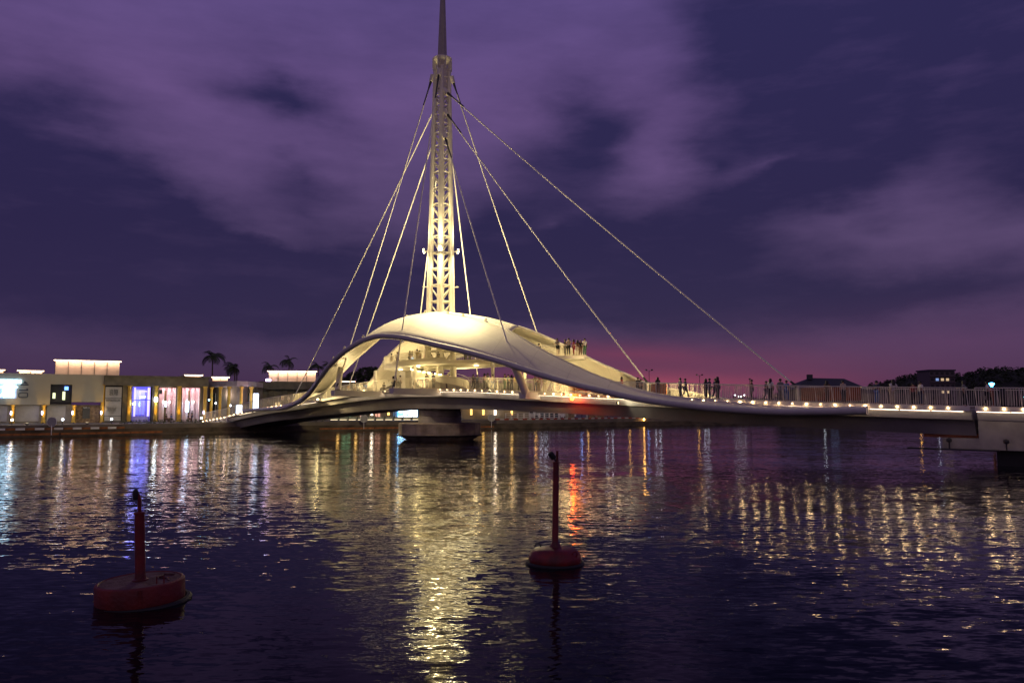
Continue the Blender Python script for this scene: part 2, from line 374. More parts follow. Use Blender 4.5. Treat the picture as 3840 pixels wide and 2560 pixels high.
# ------------------------------------------------------------------ the bridge, in its own frame: x = along, y = away from the camera side
CX, CY = -8.45, 93.9
BR = math.atan2(-.677, .736)
def L(s, n, z): return Vector((s, -n, z))
def Wd(s, n, z): return Vector((CX+.736*s-.677*n, CY-.677*s-.736*n, z))
bridge = thing('swing_bridge', 'white cable-stayed footbridge with mast and curved shell canopy, lit yellow, on the round pier', 'bridge', (CX, CY, 0), BR)
DZ = [(-46, 1.9), (-41.4, 2.45), (-37.9, 2.95), (-30, 3.8), (-24, 4.25), (-17.75, 4.75), (-7.9, 5.52), (-.4, 5.80), (7.1, 5.71), (18.5, 5.24), (26.5, 4.88), (36, 4.48), (44, 4.17), (50.7, 3.95), (56.5, 3.8), (80, 3.4)]
def dz(s): return spl(DZ, s)[0]
HW = 4.5
def section(s, kind):
    z = dz(s)
    if kind == 'deck': return [L(s, HW-.05, z), L(s, HW-.05, z-.12), L(s, -HW+.05, z-.12), L(s, -HW+.05, z)]
    if kind == 'kerb': return [L(s, HW+.12, z+.04), L(s, HW+.16, z-.28), L(s, HW-.04, z-.30), L(s, HW-.04, z+.04)]
    if kind == 'kerbb': return [L(s, -HW-.12, z+.04), L(s, -HW-.16, z-.28), L(s, -HW+.04, z-.30), L(s, -HW+.04, z+.04)]
    if kind == 'fascia': return [L(s, HW-.06, z-.125), L(s, HW-.45, z-.86), L(s, -HW+.45, z-.86), L(s, -HW+.06, z-.125)]
    if kind == 'girder':
        w = 3.6; dpt = 1.05+.28*math.exp(-((s)/16)**2)
        return [L(s, w, z-.865), L(s, w-.5, z-.865-dpt), L(s, -w+.5, z-.865-dpt), L(s, -w, z-.865)]
def run(kind, a, b, step=1.5): n = int((b-a)/step); return [section(a+(b-a)*i/n, kind) for i in range(n+1)]
for nm_, m in (('deck', DECKM), ('kerb', PAINT), ('kerbb', PAINT), ('fascia', FASC), ('girder', GIRD)):
    MB().loft(run(nm_, -41.5, 56.3)).build({'kerbb': 'kerb'}.get(nm_, nm_), m, bridge, smooth=False)
# LED strips under the kerb, in lengths as on the photograph
def strip(a, b, parent=bridge, nn=HW+.02, dzz=-.318):
    MB().tube([L(a+(b-a)*i/6, nn, dz(a+(b-a)*i/6)+dzz) for i in range(7)], .018, 4).build('light_strip', E_STRIP if a > 33 else E_STRIP2, parent)
s = -2.0
while s < 55.5:
    strip(s, min(s+1.9, 56.2)); s += 2.0
for a in (-38, -34, -30, -26, -22): strip(a, a+3.4)
def strip_light(a, b, pw, parent=bridge):
    p0, p1 = L(a, HW+.02, dz(a)-.32), L(b, HW+.02, dz(b)-.32); c_ = (p0+p1)/2; d = (p1-p0).normalized()
    o = lamp('strip_lamp', 'AREA', c_, pw, (1, .76, .50), parent, size=((p1-p0).length, .06))
    z_ = Vector((0, .20, 1)).normalized(); y_ = z_.cross(d).normalized(); z_ = d.cross(y_)
    o.rotation_euler = Matrix((d, y_, z_)).transposed().to_euler()
for a in range(-2, 33, 7): strip_light(a, a+7, 62)
for a in (33, 41, 49): strip_light(a, a+7.4, 14)
strip_light(-12, -3, 45); strip_light(-40, -22, 36)
# deck lamps
dome = MB().lathe([(.02, -.05), (.06, -.03), (.075, 0), (.06, .03), (.02, .05)], 8).mesh('deck_lamp', True); dome.materials.append(E_LAMP)
s = -7.5
k = 0
while s < 56:
    sc = random.choice((.55, .8, .85, .9, 1)); o = link('deck_lamp', dome, bridge, loc=L(s, HW+.20, dz(s)-.10)); o.scale = (sc,)*3; s += 1.06; k += 1
for i in range(13): link('deck_lamp', dome, bridge, loc=L(-40.5+i*1.15, HW+.20, dz(-40.5+i*1.15)-.10))

# railings
bal = MB().tube([(0, 0, 0), (0, 0, 1.12)], .015, 5).mesh('baluster'); bal.materials.append(PAINT)
def railing(path, parent, name='railing', h=1.2, step=.15, single=None, label=None, m=PAINT, rail_r=.03, cat=None, posts=True, lean=0.0):
    """path: function t -> Vector ; returns the railing object; balusters with t in the single ranges are objects of their own"""
    f, t0, t1 = path
    r = bpy.data.objects.new(name, None); COL.objects.link(r)
    if parent: r.parent = parent
    if label: tag(r, label, cat)
    n = int((t1-t0)/1.0)+1
    MB().tube([f(t0+(t1-t0)*i/n)+Vector((0, 0, h)) for i in range(n+1)], rail_r, 6).build('top_rail', m, r)
    st = MB(); kk = int((t1-t0)/step)
    for i in range(kk):
        t = t0+(i+.5)*step; p = f(t)
        if single and single[0] <= t <= single[1]: link('baluster', bal, r, loc=p+Vector((0, 0, .05)), m=None)
        else: st.tube([p+Vector((0, 0, .05)), p+Vector((0, 0, h))], .015, 4, cap=False)
    if st.v: st.build('baluster_row', m, r, kind='stuff')
    if posts:
        kk = int((t1-t0)/1.25)
        for i in range(kk+1):
            t = t0+i*1.25; p = f(t); d = (f(min(t+.1, t1))-f(max(t-.1, t0))); d.z = 0; d.normalize()
            MB().tube([p+d*.12+Vector((0, 0, -.12)), p+Vector((0, 0, h))], .022, 5).build('post', m, r)
    return r
fr = railing((lambda t: L(t, HW+.02, dz(t)+.04), -41.4, 56.2), bridge, single=(14, 56.2))
railing((lambda t: L(t, -HW-.02, dz(t)+.04), -41.4, 56.2), bridge, posts=False)
# brown screens along the far side of the deck
for a, b in ((26.5, 28.3), (41.5, 46.5), (14.5, 21)):
    sc_ = MB()
    for i in range(int((b-a)/.25)): sc_.box(L(a+i*.25+.12, -3.9, dz(a)+.6), (.235, .05, 1.12))
    sc_.build('screen_panel', RUSTW, bridge, kind='stuff')

# ---- canopy
F = [(-35.9, 4.95, 3.27), (-29.1, 5.3, 3.55), (-24.4, 6.2, 3.65), (-17.6, 8.0, 4.36), (-12.8, 9.5, 5.32), (-9.5, 10.7, 6.35), (-6.7, 11.6, 7.47), (-4.5, 12.0, 8.61), (-2.5, 12.05, 9.61), (-.6, 12.0, 10.32), (1.1, 11.6, 10.97), (2.7, 11.0, 11.28), (4.8, 10.5, 11.10), (7.4, 10.0, 10.62), (9.8, 9.4, 10.04), (12.6, 8.7, 9.40), (16.4, 7.8, 8.36), (20.1, 7.0, 7.22), (22.8, 6.6, 6.44), (25.5, 6.2, 5.74), (28.1, 5.9, 5.20), (30.2, 5.7, 4.74), (32.8, 5.5, 4.34), (35.4, 5.4, 4.04), (38.6, 5.3, 3.74), (44.2, 5.15, 3.50), (50.0, 5.05, 3.60)]
I = [(-35.9, 4.75, 3.30), (-27.0, 4.7, 3.80), (-18.5, 6.0, 4.98), (-11.2, 8.0, 5.92), (-7.1, 8.6, 7.88), (-5.4, 8.0, 9.38), (-4.3, 7.2, 10.51), (-3.7, 6.0, 11.78), (-3.4, 5.0, 12.85), (-2.6, 3.0, 14.20), (-.8, 2.0, 14.71), (.6, 1.5, 14.78), (3.6, 1.5, 14.25), (6.9, 2.0, 13.59), (10.0, 2.5, 12.92), (13.1, 3.1, 11.98), (15.4, 3.5, 11.06), (17.8, 3.8, 9.96), (20.7, 4.0, 8.69), (23.4, 4.1, 7.62), (25.9, 4.2, 6.67), (27.8, 4.2, 6.07), (29.2, 4.25, 5.66), (32.1, 4.35, 4.99), (34.8, 4.5, 4.58), (39.0, 4.7, 4.20), (44.2, 4.85, 3.8), (50.0, 4.95, 3.66)]
J = [(-36, -4.9, 3.6), (-30, -4.7, 4.4), (-25, -4.6, 5.3), (-20.5, -4.5, 6.49), (-18.8, -4.5, 7.49), (-17.1, -4.5, 9.04), (-15.1, -4.3, 10.55), (-13.0, -4.0, 11.54), (-10.8, -3.5, 12.28), (-6, -2.2, 13.6), (-1, -1.5, 14.6), (2.8, -2.0, 14.29), (5.1, -2.5, 13.97), (8.2, -3.5, 13.18), (9.9, -4.5, 12.56), (11.6, -5.5, 11.73), (13.7, -6.0, 10.75), (16.9, -6.2, 9.24), (19.3, -6.2, 8.23), (22.2, -6.0, 7.23), (24.5, -5.6, 6.34), (30.1, -5.2, 5.21), (36, -5.0, 4.3), (44, -5, 3.9)]
G = [(-36, -5.1, 3.4), (-30, -5.4, 4.1), (-22, -6.5, 5.6), (-17, -7.4, 7.6), (-12, -8.4, 9.3), (-6, -9.6, 10.7), (-1, -10.8, 11.6), (4, -11.4, 11.4), (8, -11.2, 10.3), (12, -10.4, 8.6), (16, -9.4, 7.0), (21, -8.0, 5.7), (27, -6.6, 4.8), (34, -5.5, 4.1), (44, -5.1, 3.7)]
def curve(tab, t0, t1, t): return spl(tab, t0+(t1-t0)*t)
# sections share a parameter that follows both edge curves of a band from landing to landing
def reseq(tab, knots, t):
    """piecewise: t in 0..1 -> s through the knots"""
    s_ = interp([(i/(len(knots)-1), k) for i, k in enumerate(knots)], t)[0]; n_, z_ = spl(tab, s_); return L(s_, n_, z_)
KF = [-35.9, -24.4, -12.8, -6.7, -2.5, 1.1, 4.8, 9.8, 16.4, 22.8, 30.2, 38.6, 50.0]
KI = [-35.9, -22, -11.2, -7.1, -4.3, -2.6, 1.5, 8.5, 15.9, 22.5, 29.5, 38.6, 50.0]
KG = [-36, -27, -20, -15, -9, -3, 2, 7, 12, 17, 24, 33, 44]
KJ = [-36, -27, -19.5, -16, -10, -3.5, 1.5, 5.5, 10.3, 17, 24, 33, 44]
NS = 120
def band(tab_o, ko, tab_i, ki, bulge):
    secs = []
    for i in range(NS+1):
        t = i/NS; a = reseq(tab_o, ko, t); b = reseq(tab_i, ki, t); row = []
        d = (b-a).length
        for j in range(9):
            q = j/8; p = a.lerp(b, q); p = p + Vector((0, 0, 1))*bulge*d*math.sin(PI*q)
            row.append(p)
        secs.append(row)
    return secs
bf = band(F, KF, I, KI, .055); bb = band(G, KG, J, KJ, .055)
cm = MB(); cm.loft(bf, closed=False); cm.loft(bb, closed=False)
ia, ib = int(NS*.40), int(NS*.655)
mid = []
for i in range(ia, ib+1):
    a = bf[i][-1]; b = bb[i][-1]; mid.append([a.lerp(b, j/8)+Vector((0, 0, .30*math.sin(PI*j/8))) for j in range(9)])
cm.loft(mid, closed=False)
canopy = cm.build('canopy', SHELLP, bridge, smooth=True)
so = canopy.modifiers.new('thick', 'SOLIDIFY'); so.thickness = .16; so.offset = -1
RIMM = mat('rim_paint', (.55, .53, .52), .45, var=.06)
MB().tube([bf[i][0]+Vector((0, 0, -.05)) for i in range(NS+1)], [.23 if i < 8 else .30 for i in range(NS+1)], 12).build('rim_tube', RIMM, canopy, smooth=True)
MB().tube([bb[i][0]+Vector((0, 0, -.05)) for i in range(NS+1)], .28, 12).build('rim_tube', RIMM, canopy, smooth=True)
MB().tube([bf[i][-1]+Vector((0, 0, -.05)) for i in range(0, ia+2)], .11, 8).build('edge_tube', SHELLP, canopy, smooth=True)
MB().tube([bf[i][-1]+Vector((0, 0, -.05)) for i in range(ib-1, NS+1)], .11, 8).build('edge_tube', SHELLP, canopy, smooth=True)
MB().tube([bb[i][-1]+Vector((0, 0, -.05)) for i in range(0, ia+2)], .20, 8).build('edge_tube', SHELLP, canopy, smooth=True)
MB().tube([bb[i][-1]+Vector((0, 0, -.05)) for i in range(ib-1, NS+1)], .14, 8).build('edge_tube', SHELLP, canopy, smooth=True)
# lifting lugs
lug = MB(); lug.tube([(-.13, 0, 0), (-.13, 0, .16), (-.07, 0, .30), (.07, 0, .30), (.13, 0, .16), (.13, 0, 0)], .06, 6); lug = lug.mesh('lifting_lug', True); lug.materials.append(SHELLP)
for i in (45, 50, 55, 62, 66, 72): link('lifting_lug', lug, canopy, loc=bf[i][-1]+Vector((0, 0, -.02)))
for i in (36, 41, 49): link('lifting_lug', lug, canopy, loc=bf[i][0]+Vector((0, 0, .2)))

# ---- outriggers (front and back) with leaning columns
def outrigger(s_, n_end, side=1, w=.8):
    z = dz(s_)-.02; a = []
    for q in (0, 1):
        nn = (HW-1.0) if q == 0 else n_end; zz = z - (.0 if q else 0)
        d = .75 if q == 0 else .62
        a.append([L(s_-w/2, side*nn, zz), L(s_+w/2, side*nn, zz), L(s_+w/2-.12, side*nn, zz-d), L(s_-w/2+.12, side*nn, zz-d)])
    MB().loft(a).build('outrigger', FASC, bridge)
def column(p0, p1, r0=.34, r1=.30): return MB().tube([p0, p1], [r0, r1], 16).build('column', PAINT, bridge, smooth=True)
outrigger(-5.2, 11.3); outrigger(4.7, 11.0); outrigger(18.7, 6.4, w=1.0)
outrigger(-14, 7.0, -1); outrigger(-3, 9.5, -1); outrigger(7, 10.5, -1)
column(L(-5.0, 10.8, dz(-5)), L(-5.6, 10.0, 8.2))
column(L(18.9, 6.1, dz(18.9)-.1), L(18.2, 7.1, 7.9), .40, .36)
column(L(-14, -6.4, dz(-14)), L(-14, -7.0, 8.9)); column(L(7.4, -10, dz(7)), L(9.5, -10.4, 9.6))
for s_, n_ in ((-9, 2.5), (.3, 4.1), (9, .4), (14, -4.0), (-4, -3.6), (8, -6)): column(L(s_, n_, dz(s_)-.05), L(s_, n_, 8.45+.024*s_), .19, .19)

# ---- upper floor
def fz(s_, n_=0): return 8.62+.026*(s_+8)
FP = [(-8.6, .2), (-8.0, 1.9), (-6.5, 3.0), (-4.2, 3.8), (-1.5, 4.3), (1.5, 4.2), (4, 3.4), (6.3, 1.8), (8.6, .3), (11.5, -1.2), (14.2, -2.2), (16.2, -3.2), (17.1, -4.6), (16.9, -6.0), (15.4, -6.6), (12.5, -6.2), (9, -6.6), (4, -6.4), (0, -5.6), (-4, -4.4), (-7, -3.0), (-8.4, -1.4)]
def smooth_poly(P, k=4):
    out = []; n = len(P)
    for i in range(n):
        p0, p1, p2, p3 = (Vector(P[(i+d) % n]) for d in (-1, 0, 1, 2))
        for j in range(k):
            t = j/k; out.append(tuple(.5*((2*p1)+(p2-p0)*t+(2*p0-5*p1+4*p2-p3)*t*t+(3*p1-p0-3*p2+p3)*t**3)))
    return out
SP = smooth_poly(FP)
MB().prism([(a, -b) for a, b in SP], lambda x, y: fz(x)-.34, lambda x, y: fz(x)).build('upper_floor', PAINT, bridge)
cumL = [0]
for i in range(len(SP)):
    a, b = SP[i], SP[(i+1) % len(SP)]; cumL.append(cumL[-1]+math.hypot(a[0]-b[0], a[1]-b[1]))
def fpath(t):
    t %= cumL[-1]
    for i in range(len(SP)):
        if t <= cumL[i+1]:
            q = (t-cumL[i])/(cumL[i+1]-cumL[i]); a, b = SP[i], SP[(i+1) % len(SP)]
            return L(a[0]+(b[0]-a[0])*q, a[1]+(b[1]-a[1])*q, fz(a[0]+(b[0]-a[0])*q)-.25)
railing((fpath, 0, cumL[-1]-.01), bridge, h=1.40, step=.16, posts=False)
lowpar = MB(); secs = []
for i in range(0, 16):
    p = fpath(cumL[-1]*i/60+.01); c_ = L(0, 0, p.z); d = (c_-p); d.z = 0; d.normalize(); secs.append([p+d*.12, p+d*.16, p+d*.16+Vector((0, 0, .62)), p+d*.12+Vector((0, 0, .62))])
lowpar.loft(secs).build('parapet', PAINT, bridge)

# ---- spiral stair round the mast foot
st = thing('stair', None, None); st.parent = bridge
N2 = 40; secs = []; sec2 = []; steps = MB()
for i in range(N2+1):
    a = math.radians(-215+300*i/N2); z = 8.45-2.75*i/N2; ca, sa = math.cos(a), math.sin(a)
    secs.append([Vector((3.3*ca, 3.3*sa, z-.30)), Vector((3.38*ca, 3.38*sa, z-.30)), Vector((3.38*ca, 3.38*sa, z+.62)), Vector((3.3*ca, 3.3*sa, z+.62))])
    sec2.append([Vector((1.9*ca, 1.9*sa, z-.22)), Vector((3.3*ca, 3.3*sa, z-.22)), Vector((3.3*ca, 3.3*sa, z)), Vector((1.9*ca, 1.9*sa, z))])
MB().loft(secs).build('parapet', PAINT, st, smooth=True); MB().loft(sec2).build('stair_ramp', PAINT, st, smooth=True)
def hp(t):
    i = t/14.; a = math.radians(-215+300*i); return Vector((3.34*math.cos(a), 3.34*math.sin(a), 8.45-2.75*i+.45))
MB().tube([hp(14*i/40)+Vector((0, 0, .55)) for i in range(41)], .025, 5).build('handrail', PAINT, st)
MB().lathe([(1.75, dz(0)), (1.75, 7.0)], 24).build('drum', PAINT, st, smooth=True)
MB().box(L(-8.6, -2.0, 7.0), (1.1, 1.1, 3.0)).build('lift_shaft', PAINT, bridge)

# ---- mast
mast = bpy.data.objects.new('mast', None); COL.objects.link(mast); mast.parent = bridge
MR = [(5.5, 1.62, .39), (14.9, 1.33, .375), (22, 1.20, .345), (36, .97, .30), (42.6, .84, .27), (44.6, .80, .26)]
def mr(z): return interp(MR, z)
DIRS = [Vector((math.cos(math.radians(45+90*k)), math.sin(math.radians(45+90*k)), 0)) for k in range(4)]
for d in DIRS:
    zs = [5.5, 10, 14.9, 22, 29, 36, 42.6, 44.6]
    MB().tube([d*mr(z)[0]+Vector((0, 0, z)) for z in zs], [mr(z)[1] for z in zs], 16).build('mast_tube', PAINT, mast, smooth=True)
z = 6.4; lev = 0
while z < 43.5:
    z2 = z+(1.95 if z < 30 else 1.6 if z < 36 else 1.15)
    for k in range(4):
        a, b = DIRS[k], DIRS[(k+1) % 4]
        MB().tube([a*mr(z)[0]+Vector((0, 0, z)), b*mr(z)[0]+Vector((0, 0, z))], .10, 6).build('cross_tube', PAINT, mast, smooth=True)
        p, q_ = (a, b) if k % 2 == 0 else (b, a)
        MB().tube([p*mr(z2)[0]+Vector((0, 0, z2-.1)), q_*mr(z)[0]+Vector((0, 0, z+.1))], .085, 6).build('brace', PAINT, mast, smooth=True)
    z = z2
MB().tube([(.15, .3, 6), (.13, .25, 40)], .05, 5).build('ladder_rail', PAINT, mast); MB().tube([(-.2, .3, 6), (-.17, .25, 40)], .05, 5).build('ladder_rail', PAINT, mast)
# head: upper ring with fins and the faceted spire
MB().lathe([(.62, 42.0), (.62, 44.9), (1.12, 45.5), (1.20, 45.75), (1.12, 45.85), (.60, 46.0)], 12).build('mast_head', PAINT, mast)
for k in range(8):
    a = k*PI/4+PI/8; MB().box((1.0*math.cos(a), 1.0*math.sin(a), 45.0), (.5, .05, 1.3), a).build('fin', PAINT, mast)
SPIRE = mat('spire_paint', (.36, .33, .30), .5, var=.08)
MB().lathe([(.60, 45.8), (.34, 53.2), (.10, 62.0), (.02, 66)], 8, ph=PI/8).build('spire', SPIRE, mast)
# mast floodlights
def flood(parent, p, tgt, power, angle=110, m=E_WARM, size=.22, col=(1, .80, .38), dark=PAINT, name='floodlight'):
    p = Vector(p); tgt = Vector(tgt); d = (tgt-p).normalized(); qd = d.to_track_quat('Z', 'Y').to_matrix()
    h = MB(); h.box(p-d*.10, (size*1.5, size, .2), M=qd); o = h.build(name, dark, parent)
    MB().box(p+d*.012, (size*1.3, size*.85, .02), M=qd).build('lens', m, o)
    lamp('flood_light', 'SPOT', p+d*.08, power, col, o, r=.12, angle=angle, target=p+d*5, blend=.6)
    return o
for k, d in enumerate(DIRS):
    base = d*(mr(22)[0]+.85)
    MB().tube([d*(mr(22)[0]+.2)+Vector((0, 0, 22.2)), base+Vector((0, 0, 22.2))], .05, 6).build('bracket', PAINT, mast)
    flood(mast, base+Vector((0, 0, 22.05)), base+d*12+Vector((0, 0, 14)), (16000, 6000, 6000, 7600)[k], 165, m=E_MAST, size=.32)
    flood(mast, base+Vector((0, 0, 22.45)), base-d*.5+Vector((0, 0, 32)), 3400, 60, m=E_MAST, size=.26)
    lamp('mast_fill_light', 'POINT', base+d*.35+Vector((0, 0, 22.25)), 1900, (1, .82, .42), mast, r=.15)  # bare fill added beside each floodlight to brighten the cables
    b2 = d*(mr(17.9)[0]+.7); MB().tube([d*mr(17.9)[0]+Vector((0, 0, 17.9)), b2+Vector((0, 0, 17.9))], .04, 5).build('bracket', PAINT, mast)
    MB().box(b2+Vector((0, 0, 17.95)), (.25, .25, .12)).build('lamp_housing', PAINT, mast)

# ---- cables with dark sockets
def cable(p0, p1, k, sock=True):
    p0 = Vector(p0); p1 = Vector(p1); d = (p1-p0).normalized()
    pts = [p0.lerp(p1, i/14)+Vector((0, 0, -.0022*(p1-p0).length*4*(i/14)*(1-i/14)*3)) for i in range(15)]
    c = MB().tube(pts, .072, 8).build('cable', STEEL, bridge, smooth=True)
    if sock:
        MB().tube([p0-d*.5, p0+d*.35], [.30, .22], 10).build('socket', PAINT, c, smooth=True)
        MB().tube([p0+d*.3, p0+d*1.3], [.16, .10], 8).build('turnbuckle', DSTEEL, c)
        MB().tube([p0+d*1.3, p0+d*3.6], .085, 7).build('cable_sleeve', DSTEEL, c)
    MB().tube([p1-d*.1, p1-d*.8], [.13, .09], 8).build('anchor', DSTEEL, c)
def mp(ang, z, off=.45):
    a = math.radians(ang)-BR
    return Vector((math.cos(a)*(mr(z)[0]+off), math.sin(a)*(mr(z)[0]+off), z))
cable(mp(180, 43.3), L(-5.0, 11.0, dz(-5)), 0)                  # to the left outrigger
cable(mp(255, 43.6, .3), L(4.7, 10.7, dz(4.7)), 1)
cable(mp(-70, 35.7), L(18.6, 6.2, dz(18.6)), 2)
cable(mp(-60, 41.3, .3), L(41.0, -4.5, dz(41)+1.2), 3)
cable(mp(-60, 38.7, .3), L(25.7, -4.6, dz(25.7)+1.2), 4)
cable(mp(0, 43.1), L(9.5, -9.8, 6.2), 5)
cable(mp(120, 40.8), L(-39.2, -4.5, dz(-39)+1.2), 6, False)
cable(mp(130, 36.6), L(-25, -4.5, dz(-25)+1.0), 7, False)
cable(mp(120, 31.2), L(-13, -6.6, 5.6), 8, False)
cable(mp(30, 33.2), L(-2.5, -9, 6.2), 9, False)
for s_ in (41.0, 25.7, -39.2, -25): MB().tube([L(s_, -4.5, dz(s_)), L(s_, -4.5, dz(s_)+1.35)], .09, 8).build('anchor_post', PAINT, bridge)

# ---- floodlights along the deck that light the canopy from below
WARM = (1, .75, .34)
for s_, n_, ts, tn, tz, pw in [(-17.5, 5.0, -10, 8, 6.0, 1500), (-7.2, 5.2, -5, 6, 12, 420), (2.2, 5.2, 3, 4, 12, 420), (13.3, 5.3, 14, 4, 9, 420), (22.8, 5.2, 20, 1, 8, 300)]:
    flood(bridge, L(s_, n_, dz(s_)-.02), L(ts, tn, tz), pw*1.7, 150, size=.2, col=WARM)
for s_, n_, ts, tn, tz, pw in [(-20, -3.9, -13, -7, 8, 1500), (-10, -4.2, -10, -7, 11, 2600), (-1, -4.4, 0, -9, 12, 2600), (9, -4.4, 10, -9, 11, 2600), (19, -4.1, 17, -8, 8, 1800), (31, -3.9, 25, -6, 6, 2600), (-23.5, 3.8, -12, 8.5, 6.2, 5200), (-9, 4.2, -7, 9, 9, 3000), (33, -4.0, 28, -5.4, 5.4, 300)]:
    flood(bridge, L(s_, n_, dz(s_)+.25), L(ts, tn, tz), pw*.75, 150, size=.2, col=WARM)
# small lamps under and on the upper floor
for s_, n_ in ((-6, 1), (0, 3.4), (4, -2), (9, -3.6), (13.5, -4.2)):
    o = MB().box(L(s_, n_, fz(s_)-.39), (.5, .18, .06)).build('ceiling_lamp', E_WARM, bridge)
    lamp('ceiling_light', 'POINT', L(s_, n_, fz(s_)-.6), 100, WARM, bridge, r=.15)
for i in range(9):
    a = math.radians(-130+11*i); z = 8.45-2.75*((math.degrees(a)+215)/300)-.1
    MB().box((3.42*math.cos(a), 3.42*math.sin(a), z+.68), (.3, .08, .09), a+PI/2).build('stair_lamp', E_WARM, st)
for s_, n_, pw in ((-3, 1.5, 220), (6, -1.5, 220), (13, -5, 130)):
    lamp('floor_light', 'POINT', L(s_, n_, fz(s_)+.25), pw, WARM, bridge, r=.2)
    MB().lathe([(.12, 0), (.12, .12), (.06, .16)], 10, c=tuple(L(s_, n_, fz(s_)))).build('floor_lamp', E_WARM, bridge)
# fascia floodlight near the right end of the canopy and the red beacon
flood(bridge, L(29.0, 5.3, dz(29)-.62), L(31, 4.0, dz(31)-.5), 60, 150, size=.2, dark=DSTEEL, col=(1, .9, .6))
be = MB().lathe([(.05, -.2), (.16, -.12), (.19, 0), (.16, .12), (.05, .18)], 14, c=tuple(L(23.6, 4.95, dz(23.6)-.42))).build('navigation_beacon', E_RED, bridge, smooth=True)
lamp('beacon_light', 'POINT', L(23.6, 4.9, dz(23.6)-1.15), 42, (1, .005, .008), be, r=.2)

# ------------------------------------------------------------------ pier
pier = thing('bridge_pier', 'round grey concrete pier standing in the water under the mast', 'bridge pier', (CX, CY, 0), BR)
cs = MB().lathe([(3.5, -2), (3.9, 0.0), (4.75, .55), (4.78, .62), (4.78, 1.88), (4.70, 1.95), (2.4, 2.0)], 12, ph=PI/12).build('caisson', CONCD, pier)
MB().lathe([(2.50, 2.0), (2.50, 2.62), (2.42, 2.66), (2.42, 2.74), (2.50, 2.78), (2.50, 3.35), (2.35, 3.4), (2.35, 4.2)], 32).build('turntable_drum', CONC, pier, smooth=True)
for k in range(16):
    a = 2*PI*k/16; MB().box((2.44*math.cos(a), 2.44*math.sin(a), 3.75), (.16, .28, .7), a).build('rib', CONC, pier)
MB().tube([(4.95*math.cos(2*PI*k/12+PI/12), 4.95*math.sin(2*PI*k/12+PI/12), .55) for k in range(13)], .07, 6, cap=False).build('rubbing_strip', BLACK, pier)

# ------------------------------------------------------------------ right abutment and approach
ab = thing('bridge_abutment', 'pale grey concrete abutment with railing at the right end of the footbridge', 'abutment', (CX, CY, 0), BR)
S0 = 56.62
MB().loft([[L(s_, HW-.06, dz(s_)-.125), L(s_, HW-.45, dz(s_)-.86), L(s_, -HW+.45, dz(s_)-.86), L(s_, -HW+.06, dz(s_)-.125)] for s_ in (S0, 62, 68, 75)]).build('fascia', FASC, ab)
MB().loft([section(s_, 'kerb') for s_ in (S0, 60, 64, 68, 75)]).build('kerb', PAINT, ab)
MB().loft([section(s_, 'deck') for s_ in (S0, 60, 64, 68, 75)]).build('deck', DECKM, ab)
MB().prism([(S0, -4.0), (75, -4.0), (75, 4.2), (S0, 4.2)], 1.02, lambda x, y: dz(x)-.865).build('wall', CONC, ab)
MB().prism([(S0-2.2, -3.95), (S0, -3.95), (S0, 4.1), (S0-2.2, 4.1)], 1.02, 1.72).build('ledge', CONC, ab)
MB().prism([(S0-3.6, -3.0), (S0-.25, -3.0), (S0-.25, 3.0), (S0-3.6, 3.0)], 1.74, 2.02).build('bearing_beam', RUSTW, ab)
MB().prism([(S0+.9, -3.6), (S0+4.6, -3.6), (S0+4.6, 3.6), (S0+.9, 3.6)], -1.5, 1.0).build('footing', BLACK, ab)
MB().tube([L(S0-4.3, 4.3, 1.0), L(S0+1.2, 4.3, 1.0)], .06, 6).build('pipe', DSTEEL, ab)
for s_ in (S0-1.7, S0+1.6):
    MB().tube([L(s_, 4.28, 1.05), L(s_, 4.28, 1.55)], .05, 6).build('ladder_post', DSTEEL, ab); MB().lathe([(.05, -.16), (.16, -.1), (.18, 0), (.16, .1), (.05, .16)], 10, c=tuple(L(s_, 4.3, 1.6))).build('bollard', DSTEEL, ab)
strip_light(S0+.1, S0+9, 18, ab)
for a in (S0+.05, S0+2.0, S0+4.0, S0+6, S0+8): strip(a, a+1.9, ab)
for i in range(9): link('deck_lamp', dome, ab, loc=L(S0+.6+i*1.05, HW+.20, dz(S0+.6+i*1.05)-.10))
railing((lambda t: L(t, HW+.02, dz(t)+.04), S0, 70), ab, single=(S0, 66)); railing((lambda t: L(t, -HW-.02, dz(t)+.04), S0, 75), ab, posts=False)

# ------------------------------------------------------------------ left ramp
ramp = thing('bridge_ramp', 'pale ramp with railing joining the left end of the footbridge to the quay', 'ramp', (CX, CY, 0), BR)
RP = [(-41.6, 2.42), (-44, 2.15), (-47, 1.85), (-50, 1.56)]
def rz_(s_): return interp(sorted(RP), s_)[0]
MB().loft([[L(s_, HW, rz_(s_)), L(s_, HW-.1, .4), L(s_, -HW+.1, .4), L(s_, -HW, rz_(s_))] for s_ in (-41.65, -44, -47, -50)]).build('wall', WHITE, ramp)
railing((lambda t: L(t, HW-.05, rz_(t)), -49.9, -41.7), ramp, posts=False)
for i in range(7): link('deck_lamp', dome, ramp, loc=L(-42.3-i*1.1, HW+.08, rz_(-42.3-i*1.1)-.08))
lamp('ramp_light', 'POINT', L(-44, 6.0, 1.2), 60, (.9, .7, 1), ramp, r=.2)

